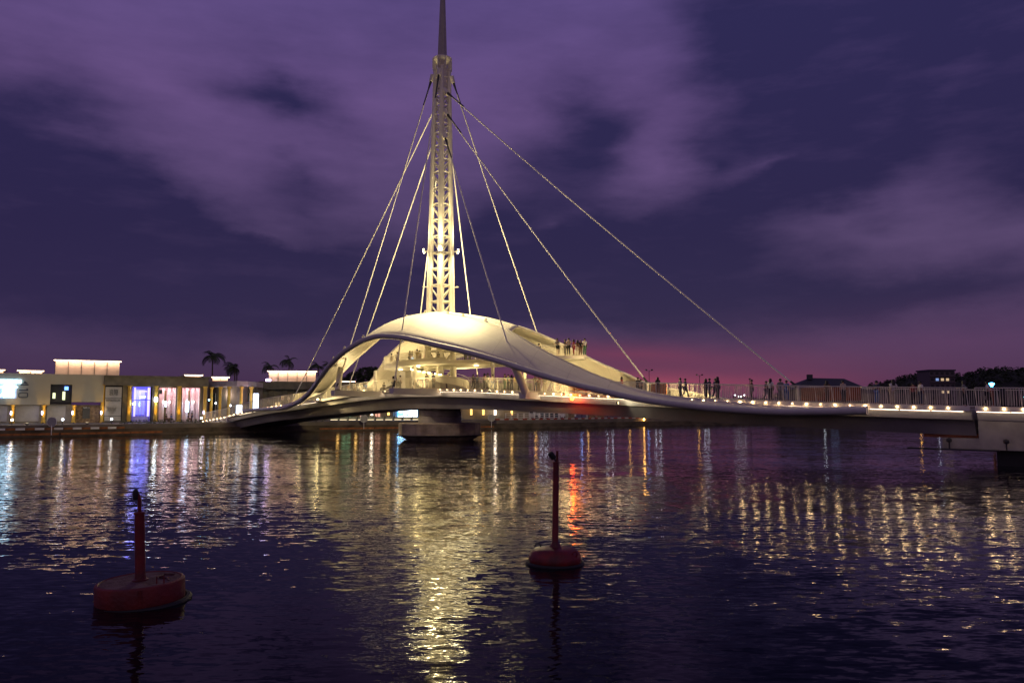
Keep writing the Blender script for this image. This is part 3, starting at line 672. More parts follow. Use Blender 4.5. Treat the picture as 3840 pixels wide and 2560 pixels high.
# ------------------------------------------------------------------ buoys
def buoy_left():
    r = thing('buoy', 'red flat drum buoy with thick pole in the near water on the left', 'buoy', (-7.33, 16.15, 0)); r.rotation_euler = (math.radians(1.0), math.radians(-2.4), .3)
    b = MB().lathe([(.74, -.25), (.81, -.05), (.82, .02), (.82, .36), (.805, .385), (.76, .40), (.74, .375), (.25, .36)], 40).build('float', REDO, r, smooth=True)
    MB().lathe([(.738, .378), (.735, .386), (.2, .392)], 32).build('top_plate', WORN, r)
    MB().tube([(.885*math.cos(2*PI*k/36), .885*math.sin(2*PI*k/36), -.03) for k in range(37)], .07, 8, cap=False).build('fender_ring', BLACK, r, smooth=True)
    MB().lathe([(.15, .39), (.15, .41), (.11, .43), (.096, .50), (.094, 1.68), (.108, 1.685), (.108, 1.72), (.04, 1.73)], 20).build('pole', RED, r, smooth=True)
    MB().tube([(0, 0, 1.7), (0, 0, 1.98), (-.02, 0, 2.06), (-.07, 0, 2.12)], .036, 8).build('pipe', RED, r, smooth=True)
    MB().lathe([(.02, -.10), (.055, -.08), (.062, 0), (.06, .07), (.035, .11), (.01, .12)], 14, c=(-.07, 0, 2.06)).build('lamp_head', BLACK, r, smooth=True)
    MB().tube([(.35, -.45, .38), (.35, -.45, .52), (.48, -.45, .52), (.48, -.45, .38)], .014, 6).build('handle', RED, r)
    MB().box((.1, -.815, .22), (.06, .04, .30)).build('seam_plate', REDO, r)
    MB().tube([(.55, -.3, .39), (.5, -.1, .41), (.35, .05, .405), (.4, .3, .40), (.6, .2, .40)], .02, 6).build('rope', WORN, r)
buoy_left()
def buoy_right():
    r = thing('buoy', 'red domed buoy with slim pole and side lamp in the water right of centre', 'buoy', (1.05, 19.9, 0)); r.rotation_euler = (0, math.radians(.8), .2)
    MB().lathe([(.50, -.2), (.60, -.04), (.645, .06), (.645, .16), (.60, .27), (.50, .35), (.34, .385), (.12, .40)], 40).build('float', RED, r, smooth=True)
    MB().tube([(.67*math.cos(2*PI*k/36), .67*math.sin(2*PI*k/36), .0) for k in range(37)], .055, 8, cap=False).build('fender_ring', BLACK, r, smooth=True)
    MB().lathe([(.16, .385), (.13, .43), (.085, .50), (.078, .52), (.074, 2.42), (.085, 2.425), (.085, 2.45), (.03, 2.46)], 20).build('pole', RED, r, smooth=True)
    MB().tube([(.03, 0, 2.44), (.03, 0, 2.72)], .030, 8).build('pipe', RED, r, smooth=True)
    MB().tube([(0, 0, 2.46), (-.06, 0, 2.56)], .02, 6).build('lamp_bracket', BLACK, r)
    lm = MB().lathe([(.03, -.10), (.07, -.08), (.075, .02), (.075, .08), (.04, .10)], 14).build('lamp_head', BLACK, r, smooth=True); lm.location = (-.10, 0, 2.60); lm.rotation_euler = (0, math.radians(-38), 0)
    MB().tube([(-.46+.075*math.cos(a), -.1, .42+.085*math.sin(a)) for a in [PI*k/8 for k in range(9)]], .018, 6).build('lifting_eye', BLACK, r)
    MB().tube([(.36+.06*math.cos(a), -.48-.02*math.sin(a), .28+.075*math.sin(a)) for a in [PI*k/8 for k in range(17)]], .016, 6).build('lifting_eye', RED, r)
buoy_right()

# ------------------------------------------------------------------ left bank buildings
FA = (-71., 111.); FR = math.atan2(13.5, 24.); VX, VY = math.cos(FR), math.sin(FR)
def r_at(px):      # distance along the facade line for a column seen at px
    k = (px-1920)/3000.; return (k*FA[1]-FA[0])/(VX-k*VY)
def depth_at(r): return FA[1]+r*VY
def z_at(px, y): return EYE+(1525-y)/3000.*depth_at(r_at(px))
def txt(body, size, m, parent, loc, ext=.02, rot=(PI/2, 0, 0), name='lettering', w=None):
    c = bpy.data.curves.new(name, 'FONT'); c.body = body; c.size = size; c.extrude = ext; c.align_x = 'CENTER'; c.align_y = 'CENTER'; c.resolution_u = 3
    tmp = bpy.data.objects.new('t', c); COL.objects.link(tmp); me = bpy.data.meshes.new_from_object(tmp.evaluated_get(bpy.context.evaluated_depsgraph_get())); bpy.data.objects.remove(tmp)
    me.materials.clear(); me.materials.append(m); o = bpy.data.objects.new(name, me); COL.objects.link(o); o.parent = parent; o.location = loc; o.rotation_euler = rot
    if w: o.scale[0] = w
    return o
def bx(name, m, parent, x0, x1, y0, y1, z0, z1, **k): return MB().box(((x0+x1)/2, (y0+y1)/2, (z0+z1)/2), (abs(x1-x0), abs(y1-y0), abs(z1-z0))).build(name, m, parent, **k)
TOP = 8.35
GA = thing('gallery_building', 'grey boxy gallery with glowing sign and display window on the left bank', 'building', (FA[0], FA[1], 0), FR)
R1 = r_at(391)
xa, xb = r_at(192), r_at(273)
# upper box of the facade, built round the display window
bx('wall', WALLG, GA, -20, xa, 0, 9, 4.10, TOP+.15)
bx('wall', WALLG, GA, xa, xb, 0, 9, z_at(230, 1441), TOP+.12)
bx('wall', WALLG, GA, xb, R1, -.02, 9, z_at(330, 1507), TOP+.13)
bx('wall', WALLG, GA, xa, xb, .01, 9, 4.10, z_at(230, 1516))
bx('display_recess', DARK, GA, xa, xb, 1.6, 1.7, 3.9, TOP-.2)
for i, (a, b) in enumerate(((200, 212), (236, 250))):
    o = MB().box((r_at((a+b)/2), 1.4, z_at(230, 1483)), (.35, .1, 1.2 if i else .8)).build('display_lamp', em('display_glow', (.75, .8, .45), 1.6), GA)
MB().box((r_at(252), 1.3, z_at(230, 1455)), (.5, .1, .5)).build('display_screen', em('display_blue_glow', (.1, .25, 1), 4), GA)
bx('window_pane', GLASS, GA, xa+.02, xb-.02, .55, .57, z_at(230, 1516), z_at(230, 1441)).hide_render = False
fm = MB()
for x0, x1, z0, z1 in ((xa, xb, z_at(230, 1441)-.08, z_at(230, 1441)), (xa, xb, z_at(230, 1516), z_at(230, 1516)+.08), (xa, xa+.08, z_at(230, 1516), z_at(230, 1441)), (xb-.08, xb, z_at(230, 1516), z_at(230, 1441))):
    fm.box(((x0+x1)/2, .45, (z0+z1)/2), (x1-x0, .12, z1-z0))
fm.build('window_frame', DSTEEL, GA)
bpy.data.objects['window_pane'].location.y = 1.9   # the pane sits at the back: the recess is open
# ground storey: shutters and lit columns
bx('wall', mat('ground_storey_wall', (.26, .24, .20), .9, var=.15), GA, -20, R1, 1.3, 9, GZ-.1, 4.08)
for a, b in ((-60, 32), (63, 152), (182, 252)):
    r0, r1 = r_at(a), r_at(b); sh = bpy.data.objects.new('roller_shutter', None); COL.objects.link(sh); sh.parent = GA
    n = 16; h = (3.95-GZ-.25)/n
    for i in range(n): MB().box(((r0+r1)/2, 1.18, GZ+.25+h*(i+.5)), (r1-r0, .06, h*.92)).build('slat', GREYP, sh)
dw = bx('door', WOODW, GA, r_at(292), r_at(386), 1.1, 1.25, GZ, 3.95)
for a in (300, 318, 336, 352, 370): bx('plank', WOODW, dw, r_at(a), r_at(a+10), 1.02, 1.09, GZ+.1, 3.85)
bx('notice_board', DARK, GA, r_at(316), r_at(344), .92, 1.0, 2.1, 3.85); txt('NO. 2', .32, WHITE, GA, (r_at(330), .9, 3.68), name='notice_lettering')
def lit_column(par, px, ztop, w=.62, y=.25, pw=30, round_=True, ball=True):
    r = r_at(px); c = MB().lathe([(w*.5, 0), (w*.5, .25), (w*.40, .3), (w*.38, ztop-GZ-.2), (w*.5, ztop-GZ-.15), (w*.5, ztop-GZ)], 14, c=(r, y, GZ)).build('column', YELC, par, smooth=True)
    lamp('column_light', 'SPOT', (r-.05, y-.75, GZ+.12), pw*24, (1, .52, .05), c, r=.06, target=(r, y-.1, ztop), angle=38)
    g = MB().box((r, y-.75, GZ+.05), (.22, .18, .1)).build('uplight', DSTEEL, c)
    if ball:
        MB().lathe([(.02, -.28), (.10, -.22), (.12, 0), (.10, .22), (.02, .28)], 10, c=(r-.16, y-.36, GZ+1.45)).build('wall_lamp', em('violet_white_glow', (.75, .62, 1), 4), c)
        lamp('wall_light', 'POINT', (r-.25, y-.62, GZ+1.45), pw*.5, (.9, .8, 1), c, r=.1)
for px in (54, 170, 283): lit_column(GA, px, 4.08)
lit_column(GA, 390, 7.1)
# glowing sign
sg = bpy.data.objects.new('glowing_sign', None); COL.objects.link(sg); sg.parent = GA
bx('halo_panel', E_SIGNH, sg, -2.2, r_at(66), -.05, -.02, z_at(30, 1494), z_at(30, 1420))  # emissive sheet standing in for the blue halo of light round the letters
for a, b in ((-60, -12), (-9, 22), (26, 53), (55, 82)): bx('light_letter', E_SIGN, sg, r_at(a), r_at(b), -.22, -.08, z_at(30, 1437), z_at(30, 1423))
txt('倉', 2.35, E_SIGN, sg, (r_at(36), -.2, z_at(30, 1466)), ext=.06, name='sign_character')
txt('大', 2.2, E_SIGN, sg, (r_at(-30), -.2, z_at(30, 1466)), ext=.06, name='sign_character')
lamp('sign_light', 'AREA', (r_at(20), -1.6, z_at(30, 1460)), 14, (.35, .55, 1), sg, target=(r_at(20), 0, z_at(30, 1460)), size=(4, 2))
# dark rotated lettering
rl = bpy.data.objects.new('wall_lettering', None); COL.objects.link(rl); rl.parent = GA
DKL = mat('dark_lettering', (.05, .055, .07), .6)
xc = r_at(91); hw_ = (r_at(108)-r_at(72))/2
def ring(cx, cz, w, h, t): return MB().tube([(cx+w*max(-1, min(1, 1.25*math.cos(a))), -.06, cz+h*max(-1, min(1, 1.25*math.sin(a)))) for a in [2*PI*k/24 for k in range(25)]], t, 4, cap=False)
ring(xc, z_at(90, 1481), hw_*.92, .32, .09).build('letter', DKL, rl)
bx('letter', DKL, rl, xc-hw_, xc+hw_, -.09, -.03, z_at(90, 1465), z_at(90, 1461)); bx('letter', DKL, rl, xc+hw_*.6, xc+hw_*.95, -.09, -.03, z_at(90, 1460.8), z_at(90, 1457))
bx('letter', DKL, rl, xc-hw_*.6, xc+hw_, -.09, -.03, z_at(90, 1445), z_at(90, 1440)); MB().add([(xc-hw_*.2, -.05, z_at(90, 1438)), (xc+hw_*.9, -.05, z_at(90, 1438)), (xc+.1, -.05, z_at(90, 1429))], [(0, 1, 2)]).build('letter', DKL, rl)
# ---- roof boxes with glowing eaves
def roof_box(par, pa, pb, ytop, setb=4., dep=5., eave=True, glow=1.0, step_px=40):
    k0 = (pa-1920)/3000.; k1 = (pb-1920)/3000.
    # columns on a line parallel to the facade, setb behind it
    ax, ay = FA[0]-VY*setb, FA[1]+VX*setb
    if par is not GA: ax, ay = par['_ax'], par['_ay']; ax -= VY*setb; ay += VX*setb
    f = lambda k: (k*ay-ax)/(VX-k*VY)
    r0, r1 = f(k0), f(k1); zt = EYE+(1525-ytop)/3000.*(ay+(r0+r1)/2*VY)
    b = bpy.data.objects.new('roof_box', None); COL.objects.link(b); b.parent = par
    off = 0
    bx('core', POLY, b, r0+.3, r1-.3, setb+.3, setb+dep, TOP-.3, zt-.2)
    n = max(2, int((r1-r0)/1.6)); h = (r1-r0-.5)/n
    for i in range(n):
        x = r0+.25+h*i; MB().box((x+h/2, setb+.2, (TOP-.2+zt-.22)/2), (h*.95, .06, zt-.22-TOP+.2)).build('panel', POLY, b)
        MB().box((x, setb+.12, (TOP-.2+zt-.2)/2), (.05, .08, zt-.2-TOP+.2)).build('mullion', DSTEEL, b)
    bx('roof', WHITE, b, r0, r1, setb-.35, setb+dep+.3, zt-.14, zt)
    bx('eave_light', E_EAVE, b, r0+.05, r1-.05, setb-.2, setb-.08, zt-.24, zt-.15)
    lamp('eave_lamp', 'AREA', ((r0+r1)/2, setb-.15, zt-.3), 17*(r1-r0)*glow, (1, .60, .38), b, rot=(math.radians(12), 0, 0), size=(r1-r0, .15))
    return b
roof_box(GA, 198, 455, 1349, 4.5, 6)
roof_box(GA, -90, 20, 1382, 4.5, 6, glow=.6); roof_box(GA, 62, 166, 1386, 3.5, 5, glow=.6)
# ---- open bays building
GB = thing('shop_building', 'low shop building with ochre columns and blue and pink lit bays', 'building', (FA[0], FA[1], 0), FR); GB['_ax'] = FA[0]; GB['_ay'] = FA[1]
R2 = r_at(782)
bx('roof_beam', WALLD, GB, R1+.03, R2, -.35, 9, 6.95, 8.2); bx('roof_cornice', WALLD, GB, R1+.03, R2+.3, -.7, 9.2, 8.2, 8.42)
bx('back_wall', DARK, GB, R1+.05, R2, 6.5, 9, GZ, 6.95); bx('floor_slab', EARTH, GB, R1, R2, -.5, 6.5, GZ, GZ+.12)
bn = thing('x', None, None); bn.name = 'banner'; bn.parent = GB
x0, x1 = r_at(398), r_at(459)
bx('cloth', GREYP, bn, x0, x1, -.1, -.04, z_at(430, 1577), z_at(430, 1451))
bx('rule', DKL, bn, x0, x1, -.13, -.105, z_at(430, 1494), z_at(430, 1492.2)); bx('rule', DKL, bn, x0, x1, -.13, -.105, z_at(430, 1559.5), z_at(430, 1557.8))
txt('浪際', 1.02, DKL, bn, ((x0+x1)/2, -.13, z_at(430, 1473)), w=.62); txt('INTERSTELLAR', .42, DKL, bn, ((x0+x1)/2, -.13, z_at(430, 1501.5)), w=.68)
for k in range(5): txt(('海風 港灣 夜色 漫遊', '光影 駁岸 展覽', '週末市集 藝術', '入口由此進', '免費參觀')[k], .2, GREYP if k > 2 else mat('faint_print', (.24, .23, .21), .8), bn, ((x0+x1)/2-.2, -.125, z_at(430, 1529+k*5)), w=.9)
bx('back_panel', DARK, GB, R1+.1, r_at(478), .3, .5, GZ, 6.95)
for px, pw_ in ((489, 26), (588, 30), (675, 34), (771, 34)): lit_column(GB, px, 6.95, .7, y=-.05, pw=pw_, ball=(px in (771,)))
for a, b in ((463, 484), (575, 582), (594, 600), (667, 670), (681, 687), (754, 764), (777, 782)): bx('pier', WALLD, GB, r_at(a), r_at(b), .1, .8, GZ, 6.95)
def bay(a, b, wallm, col, pw, deco):
    r0, r1 = r_at(a), r_at(b); zt = z_at((a+b)/2, 1453 if a > 520 else 1450)
    by = bpy.data.objects.new('shop_bay', None); COL.objects.link(by); by.parent = GB
    bx('lintel', WALLD, by, r0-.2, r1+.2, .1, .5, zt, 6.95)
    bx('rear_wall', wallm, by, r0, r1, 3.0, 3.1, GZ+.12, zt); bx('side_wall', wallm, by, r0-.1, r0, .5, 3, GZ+.12, zt); bx('side_wall', wallm, by, r1, r1+.1, .5, 3, GZ+.12, zt); bx('ceiling', wallm, by, r0, r1, .5, 3, zt, zt+.1)
    lamp('bay_light', 'AREA', ((r0+r1)/2, 1.6, zt-.1), pw, col, by, rot=(0, 0, 0), size=(r1-r0-.3, 1.6))
    return by, r0, r1, zt
by, r0, r1, zt = bay(502, 567, mat('violet_wall', (.35, .33, .75), .6), (.22, .2, 1), 200, 0)
for k, (fx, fw) in enumerate(((.13, .1), (.36, .06), (.55, .05), (.72, .05), (.93, .14))): bx('frame_post', E_UV if k in (0, 4) else mat('violet_frame', (.6, .5, .9), .5), by, r0+(r1-r0)*(fx-fw/2), r0+(r1-r0)*(fx+fw/2), .7, .78, GZ+.9, zt-(.1 if k in (0, 4) else 2.1))
bx('transom', DSTEEL, by, r0, r1, .55, .62, zt-2.0, zt-1.9); bx('frame_rail', E_UV, by, r0+.9, r1-.4, .7, .76, zt-.75, zt-.6); bx('frame_rail', E_UV, by, r0+.9, r0+1.05, .7, .76, zt-1.9, zt-.6)
bx('shelf_light', em('shelf_cyan_glow', (.6, .8, 1), 5), by, r0+.95, r1-.55, 1.2, 1.3, zt-1.6, zt-1.4); bx('counter', mat('shop_counter', (.4, .35, .7), .6), by, r0+.1, r1-.1, .8, 1.4, GZ+.15, GZ+.85)
bx('rear_glow_panel', E_BLUE, by, r0+.3, r1-.5, 2.9, 2.97, GZ+1.1, zt-.4)
bx('pendant_lamp', em('pendant_cyan_glow', (.4, .7, 1), 16), by, r0+(r1-r0)*.38, r0+(r1-r0)*.43, 1.0, 1.1, zt-2.9, zt-2.3)
for a, b in ((597, 663), (688, 752)):
    by, r0, r1, zt = bay(a, b, PINKW, (1, .60, .62), 105, 0); w = r1-r0
    for fx, fw in ((.06, .08), (.34, .13), (.68, .13), (.95, .1)):
        bx('pilaster', PINKW, by, r0+w*(fx-fw/2), r0+w*(fx+fw/2), 1.6, 2.0, GZ+.12, zt)
        if fx > .2 and fx < .9:
            l = MB().lathe([(.05, -.12), (.09, 0), (.05, .12)], 8, c=(r0+w*(fx+.04), 1.5, zt-2.2)).build('wall_lamp', em('pink_sconce_glow', (1, .85, .7), 25), by)
            lamp('sconce_light', 'POINT', (r0+w*(fx+.04), 1.38, zt-2.2), 24, (1, .85, .7), l, r=.06)
    bx('doorway', mat('olive_interior', (.15, .13, .05), .8), by, r0+w*.44, r0+w*.58, 2.9, 2.99, GZ+.12, zt-.4)
    bx('light_box', em('light_box_glow', (.5, .72, 1), 7), by, r0+w*(.42 if a < 600 else .22), r0+w*(.52 if a < 600 else .42), .8, .95, zt-2.9 if a < 600 else zt-3.7, zt-2.1)
bx('hanging_lamp', E_WHITE, GB, r_at(581), r_at(593), -.6, -.4, z_at(587, 1505), z_at(587, 1490)); lamp('hanging_light', 'POINT', (r_at(587), -.9, z_at(587, 1498)), 90, (.6, .8, 1), GB, r=.15)
bx('hanging_lamp', E_WHITE, GB, r_at(500), r_at(510), -.6, -.4, z_at(500, 1517), z_at(500, 1510)); bx('speaker', BLACK, GB, r_at(600), r_at(611), .1, .4, z_at(600, 1477), z_at(600, 1461))
# chairs, tables and seated guests are separate things (below)
rb = roof_box(GB, 690, 762, 1403, 5, 5, glow=.8); roof_box(GB, 792, 862, 1411, 8, 5, glow=.7)
# ---- promenade bollard lamps
def bollard(px, off=-3.0):
    t = quay_t(px); (x, y, z), a = quay_pt(t, off, GZ)
    nmz = {65: 'pale globe bollard lamp before the leftmost roller shutters', 265: 'pale globe bollard lamp beside the gallery display window', 443: 'white globe bollard lamp glowing in front of the lettered banner', 795: 'small globe lamp at the foot of the bridge ramp'}[px]
    b = thing('bollard_lamp', nmz, 'lamp', (x, y, z)); b['group'] = 'globe lamps along the promenade'
    MB().lathe([(.09, 0), (.09, .03), (.045, .05), (.045, .5)], 10).build('post', DSTEEL, b, smooth=True)
    MB().lathe([(.03, -.15), (.12, -.10), (.15, 0), (.12, .10), (.02, .15)], 12, c=(0, 0, .64)).build('globe', E_WHITE if px != 65 else em('dim_globe_glow', (1, .9, .8), 10), b, smooth=True)
    lamp('globe_light', 'POINT', (0, 0, .95), 55, (1, .72, .42), b, r=.12)
for px in (65, 265, 443, 795): bollard(px)
# facade fill: two projector lamps added on the promenade to brighten the grey walls
for px, pw in ((110, 150), (340, 110)):
    (x, y, z), a = quay_pt(quay_t(px), -1.2, GZ); p = thing('added_projector', {110: 'small added projector brightening the gallery wall under the rotated lettering', 340: 'small added projector brightening the gallery wall above the wooden door'}[px], 'projector', (x, y, z), FR, 'added projectors on the promenade')
    MB().box((0, 0, .12), (.35, .25, .2)).build('housing', DSTEEL, p); MB().box((0, .1, .235), (.28, .12, .02)).build('lens', em('wall_fill_lens_glow', (1, .8, .5), 3), p)
    lamp('wall_fill_light', 'SPOT', (0, .1, .3), pw*4.2, (1, .86, .60), p, r=.1, target=(0, 9, 4.2), angle=110)

# ---- curved colonnade between the shops and the long warehouse
CR = thing('colonnade_building', 'curved pavilion with slim lit columns behind the bridge ramp', 'building', (0, 0, 0))
def Pw(px, Y, z): return Vector(((px-1920)/3000.*Y, Y, z))
cpx = [(782, 131), (815, 128), (850, 126.5), (890, 126), (930, 127.5), (965, 131), (988, 136)]
roof = MB(); front = [Pw(a, b, 0) for a, b in cpx]; back = [Pw(a*1.0, b+9, 0) for a, b in cpx]
poly = [(p.x, p.y) for p in front]+[(p.x, p.y) for p in back[::-1]]
MB().prism(poly, 7.05, 7.85).build('roof', mat('lilac_roof_edge', (.35, .32, .36), .8), CR)
inner = [Pw(a, b+3.2, 0) for a, b in cpx]; MB().prism([(p.x, p.y) for p in inner]+[(p.x, p.y) for p in back[::-1]], GZ-.1, 7.05).build('wall', mat('colonnade_wall', (.20, .18, .15), .8, var=.3, scale=.6), CR)
for i, (px, Y) in enumerate(((795, 130), (828, 127.7), (861, 126.8), (907, 126.8), (944, 129))):
    p = Pw(px, Y, GZ); c = MB().lathe([(.34, 0), (.24, .2), (.22, 5.1), (.36, 5.3), (.38, 5.5)], 12, c=tuple(p)).build('column', YELC, CR, smooth=True)
    lamp('column_light', 'SPOT', p+Vector((0, -.8, .15)), 260, (1, .66, .25), c, r=.06, target=p+Vector((0, 0, 5.4)), angle=40)
for i, (px, Y, w) in enumerate(((812, 131.5, 1.3), (842, 130.5, 1.3), (880, 130, 2.0), (925, 131, 1.2))):
    p = Pw(px, Y, 4.1); o = MB().box(p, (w, .15, 3.9)).build('window', GLASS, CR)
    for dx in (-w/2, 0, w/2): MB().box(p+Vector((dx, -.1, 0)), (.07, .08, 3.9)).build('mullion', WHITE, o)
for px, Y, w, h, z in ((900, 126, .9, 2.0, 3.1), (962, 127.5, .8, 2.6, 4.6)):
    p = Pw(px, Y, z); MB().box(p, (w, .12, h)).build('light_box', em('tall_box_glow', (.55, .75, 1), 6), CR)
lamp('colonnade_light', 'POINT', Pw(950, 126.5, 5.4), 160, (1, .55, .6), CR, r=.2); lamp('colonnade_light', 'POINT', Pw(850, 129, 5.8), 110, (1, .75, .6), CR, r=.2)
for px, Y, z in ((787, 127, 4.9), (812, 130, 4.4), (868, 125.5, 4.0)): MB().lathe([(.04, -.15), (.14, 0), (.04, .15)], 8, c=tuple(Pw(px, Y, z))).build('wall_lamp', E_WHITE if px != 787 else E_CYAN, CR)

# ---- long warehouse continuing under the bridge
A2 = (-44.5, 141.); 
GW = thing('warehouse', 'long low warehouse with bays and lit pilasters seen under the left half of the bridge', 'building', (A2[0], A2[1], 0), math.radians(12))
wr = math.radians(12); wx, wy = math.cos(wr), math.sin(wr)
def wr_at(px, setb=0):
    k = (px-1920)/3000.; ax, ay = A2[0]-wy*setb, A2[1]+wx*setb; return (k*ay-ax)/(wx-k*wy)
we = wr_at(1985)
bx('wall', mat('warehouse_wall', (.24, .22, .18), .9, var=.3, scale=.5), GW, .2, we, .6, 9, GZ-.1, 6.9)
bx('roof', WALLD, GW, 0, we+.4, -.9, 9.4, 6.9, 8.25)
for i, px in enumerate((1010, 1058, 1106, 1154, 1202, 1262, 1331, 1386, 1453)+(1560, 1610, 1660)): bx('pilaster', WALLD, GW, wr_at(px), wr_at(px)+1.0, -.1, .58, GZ, 6.9)
for px, c in ((1264, 0), (1331, 0), (1390, 1), (1452, 0), (1761, 0), (1806, 0), (1850, 1), (1912, 0)):
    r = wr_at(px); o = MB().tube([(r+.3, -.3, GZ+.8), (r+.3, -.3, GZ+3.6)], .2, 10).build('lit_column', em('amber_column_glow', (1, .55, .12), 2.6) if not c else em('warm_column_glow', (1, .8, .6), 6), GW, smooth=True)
for a, b, m in ((1270, 1318, em('green_interior_glow', (.2, .8, .35), .5)), (1340, 1366, em('pink_interior_glow', (1, .55, .42), .7)), (1398, 1428, em('salmon_interior_glow', (1, .42, .28), .9)), (1468, 1492, GREYP), (1620, 1700, em('dim_interior_glow', (.4, .25, .12), .3)), (1022, 1052, em('cafe_interior_glow', (1, .7, .3), .8)), (1062, 1100, DARK), (1110, 1150, DARK), (1162, 1196, NAVY)):
    o = bx('window', m, GW, wr_at(a), wr_at(b), .5, .58, GZ+.4, 4.6)
    for k in (1, 2): x = wr_at(a)+(wr_at(b)-wr_at(a))*k/3; bx('mullion', DSTEEL, o, x-.05, x+.05, .4, .49, GZ+.4, 4.6)
bx('terrace_rail', mat('terrace_parapet', (.22, .24, .21), .8), GW, wr_at(1235), wr_at(1570), -3.2, -3.05, GZ, GZ+.55)
for px in range(1240, 1570, 34): bx('terrace_post', DSTEEL, GW, wr_at(px, -3.3), wr_at(px, -3.3)+.14, -3.36, -3.22, GZ, GZ+.7)
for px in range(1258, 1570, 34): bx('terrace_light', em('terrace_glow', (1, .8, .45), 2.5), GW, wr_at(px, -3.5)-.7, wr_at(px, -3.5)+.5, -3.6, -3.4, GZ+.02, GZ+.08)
screen = bpy.data.objects.new('video_screen', None); COL.objects.link(screen); screen.parent = GW
x0, x1 = wr_at(1492), wr_at(1566); bx('screen_face', E_SCREEN, screen, x0, x1, -.55, -.5, 1.75, 3.55)
random.seed(3)
for k in range(16):
    x = x0+.2+(x1-x0-.4)*k/15; h = random.uniform(.25, 1.1) if k < 9 else random.uniform(1.2, 1.7); bx('screen_mark', E_SCREENW, screen, x-.1, x+.11, -.6, -.56, 3.5-h-random.uniform(0, .2), 3.48)
bx('screen_mark', E_SCREENW, screen, x0+.1, x1-.1, -.6, -.56, 1.8, 2.1)
lamp('screen_light', 'AREA', ((x0+x1)/2, -.9, 2.7), 120, (.2, .6, 1), screen, rot=(-PI/2, 0, 0), size=(x1-x0, 1.8))
GW['_ax'], GW['_ay'] = 0, 0
def wroof(pa, pb, ytop, setb):
    r0, r1 = wr_at(pa, setb), wr_at(pb, setb); zt = EYE+(1525-ytop)/3000.*(A2[1]+wx*setb+(r0+r1)/2*wy)
    b = bpy.data.objects.new('roof_box', None); COL.objects.link(b); b.parent = GW
    bx('core', POLY, b, r0+.3, r1-.3, setb+.3, setb+6, 8, zt-.2)
    n = int((r1-r0)/1.5); h = (r1-r0-.5)/n
    for i in range(n):
        x = r0+.25+h*i; MB().box((x+h/2, setb+.2, (8.2+zt-.22)/2), (h*.95, .06, zt-.22-8.2)).build('panel', POLY, b)
        MB().box((x, setb+.12, (8.2+zt-.2)/2), (.06, .08, zt-.2-8.2)).build('mullion', DSTEEL, b)
    bx('roof', WHITE, b, r0, r1, setb-.35, setb+6.3, zt-.14, zt); bx('eave_light', E_EAVE, b, r0+.05, r1-.05, setb-.2, setb-.08, zt-.24, zt-.15)
    lamp('eave_lamp', 'AREA', ((r0+r1)/2, setb-.15, zt-.3), 20*(r1-r0), (1, .6, .38), b, rot=(math.radians(12), 0, 0), size=(r1-r0, .15))
wroof(1002, 1190, 1389, 2.5); wroof(1228, 1334, 1427, 3.5)
MB().box((wr_at(1008), -.6, 8.5), (.8, .3, .4)).build('roof_lamp', em('roof_violet_glow', (.7, .55, 1), 30), GW)

# ------------------------------------------------------------------ round signs on posts at the water's edge
for px, lb in ((199, 'round pale sign on a post at the quay before the gallery window'), (1358, 'round pale sign on a post by the quay left of the round bridge pier'), (1832, 'round pale sign on a post by the quay right of the round bridge pier')):
    (x, y, z), a = quay_pt(quay_t(px), 1.0, 0); sg_ = thing('round_sign', lb, 'sign', (x, y, 0), 0, 'round signs along the quay')
    MB().tube([(0, 0, .2), (0, 0, 1.5)], .05, 8).build('post', WHITE, sg_)
    d = MB().lathe([(.56, -.02), (.58, 0), (.56, .02)], 28).build('disc', GREYP, sg_); d.location = (0, 0, 1.9); d.rotation_euler = (PI/2, 0, 0)
    d2 = MB().lathe([(.585, -.03), (.62, -.03), (.62, .03), (.585, .03), (.585, -.03)], 28).build('rim', WHITE, sg_); d2.location = (0, 0, 1.9); d2.rotation_euler = (PI/2, 0, 0)

# ------------------------------------------------------------------ trees and palms
def leafy(mb, c, r, n, size, sq=.7):
    for _ in range(n):
        d = Vector((random.gauss(0, 1), random.gauss(0, 1), random.gauss(0, 1))).normalized()*random.uniform(.45, 1)**.6
        p = Vector(c)+Vector((d.x*r, d.y*r, d.z*r*sq)); a = Vector((random.gauss(0, 1), random.gauss(0, 1), random.gauss(0, .6))).normalized()*size*random.uniform(.6, 1.4)
        b = a.cross(Vector((random.gauss(0, 1), random.gauss(0, 1), random.gauss(0, 1)))).normalized()*size*.5
        mb.add([p-a, p+b, p+a, p-b], [(0, 1, 2, 3)])
def tree(loc, h, crowns, label, group=None, size=.35):
    t = thing('broad_tree', label, 'tree', loc, 0, group)
    MB().tube([(0, 0, 0), (.1, 0, h*.3), (0, .1, h*.62)], [.28, .2, .12], 8).build('trunk', BARK, t, smooth=True)
    lb_ = MB(); cr = MB()
    for (x, y, z, r) in crowns:
        lb_.tube([(0, 0, h*.4), (x*.5, y*.5, (h*.4+z)/2), (x, y, z)], [.12, .08, .03], 5); leafy(cr, (x, y, z), r, int(90*r*r), size)
    lb_.build('branch', BARK, t, kind='stuff'); cr.build('crown', FOL, t, kind='stuff')
def P2(px, Y, z): return ((px-1920)/3000.*Y, Y, z)
random.seed(11)
tree(P2(1345, 172, GZ), 11, [(-3.2, 0, 7.2, 2.0), (-1, 1, 8.2, 2.3), (1.6, 0, 9.4, 2.2), (3.2, .5, 9.8, 1.6), (.5, -1, 6.4, 2.2), (3.5, 0, 7.6, 1.9), (-2.6, 0, 5.4, 1.6), (5.2, 0, 9.3, 1.1)], 'dark spreading tree with flat crown seen through the left canopy opening')
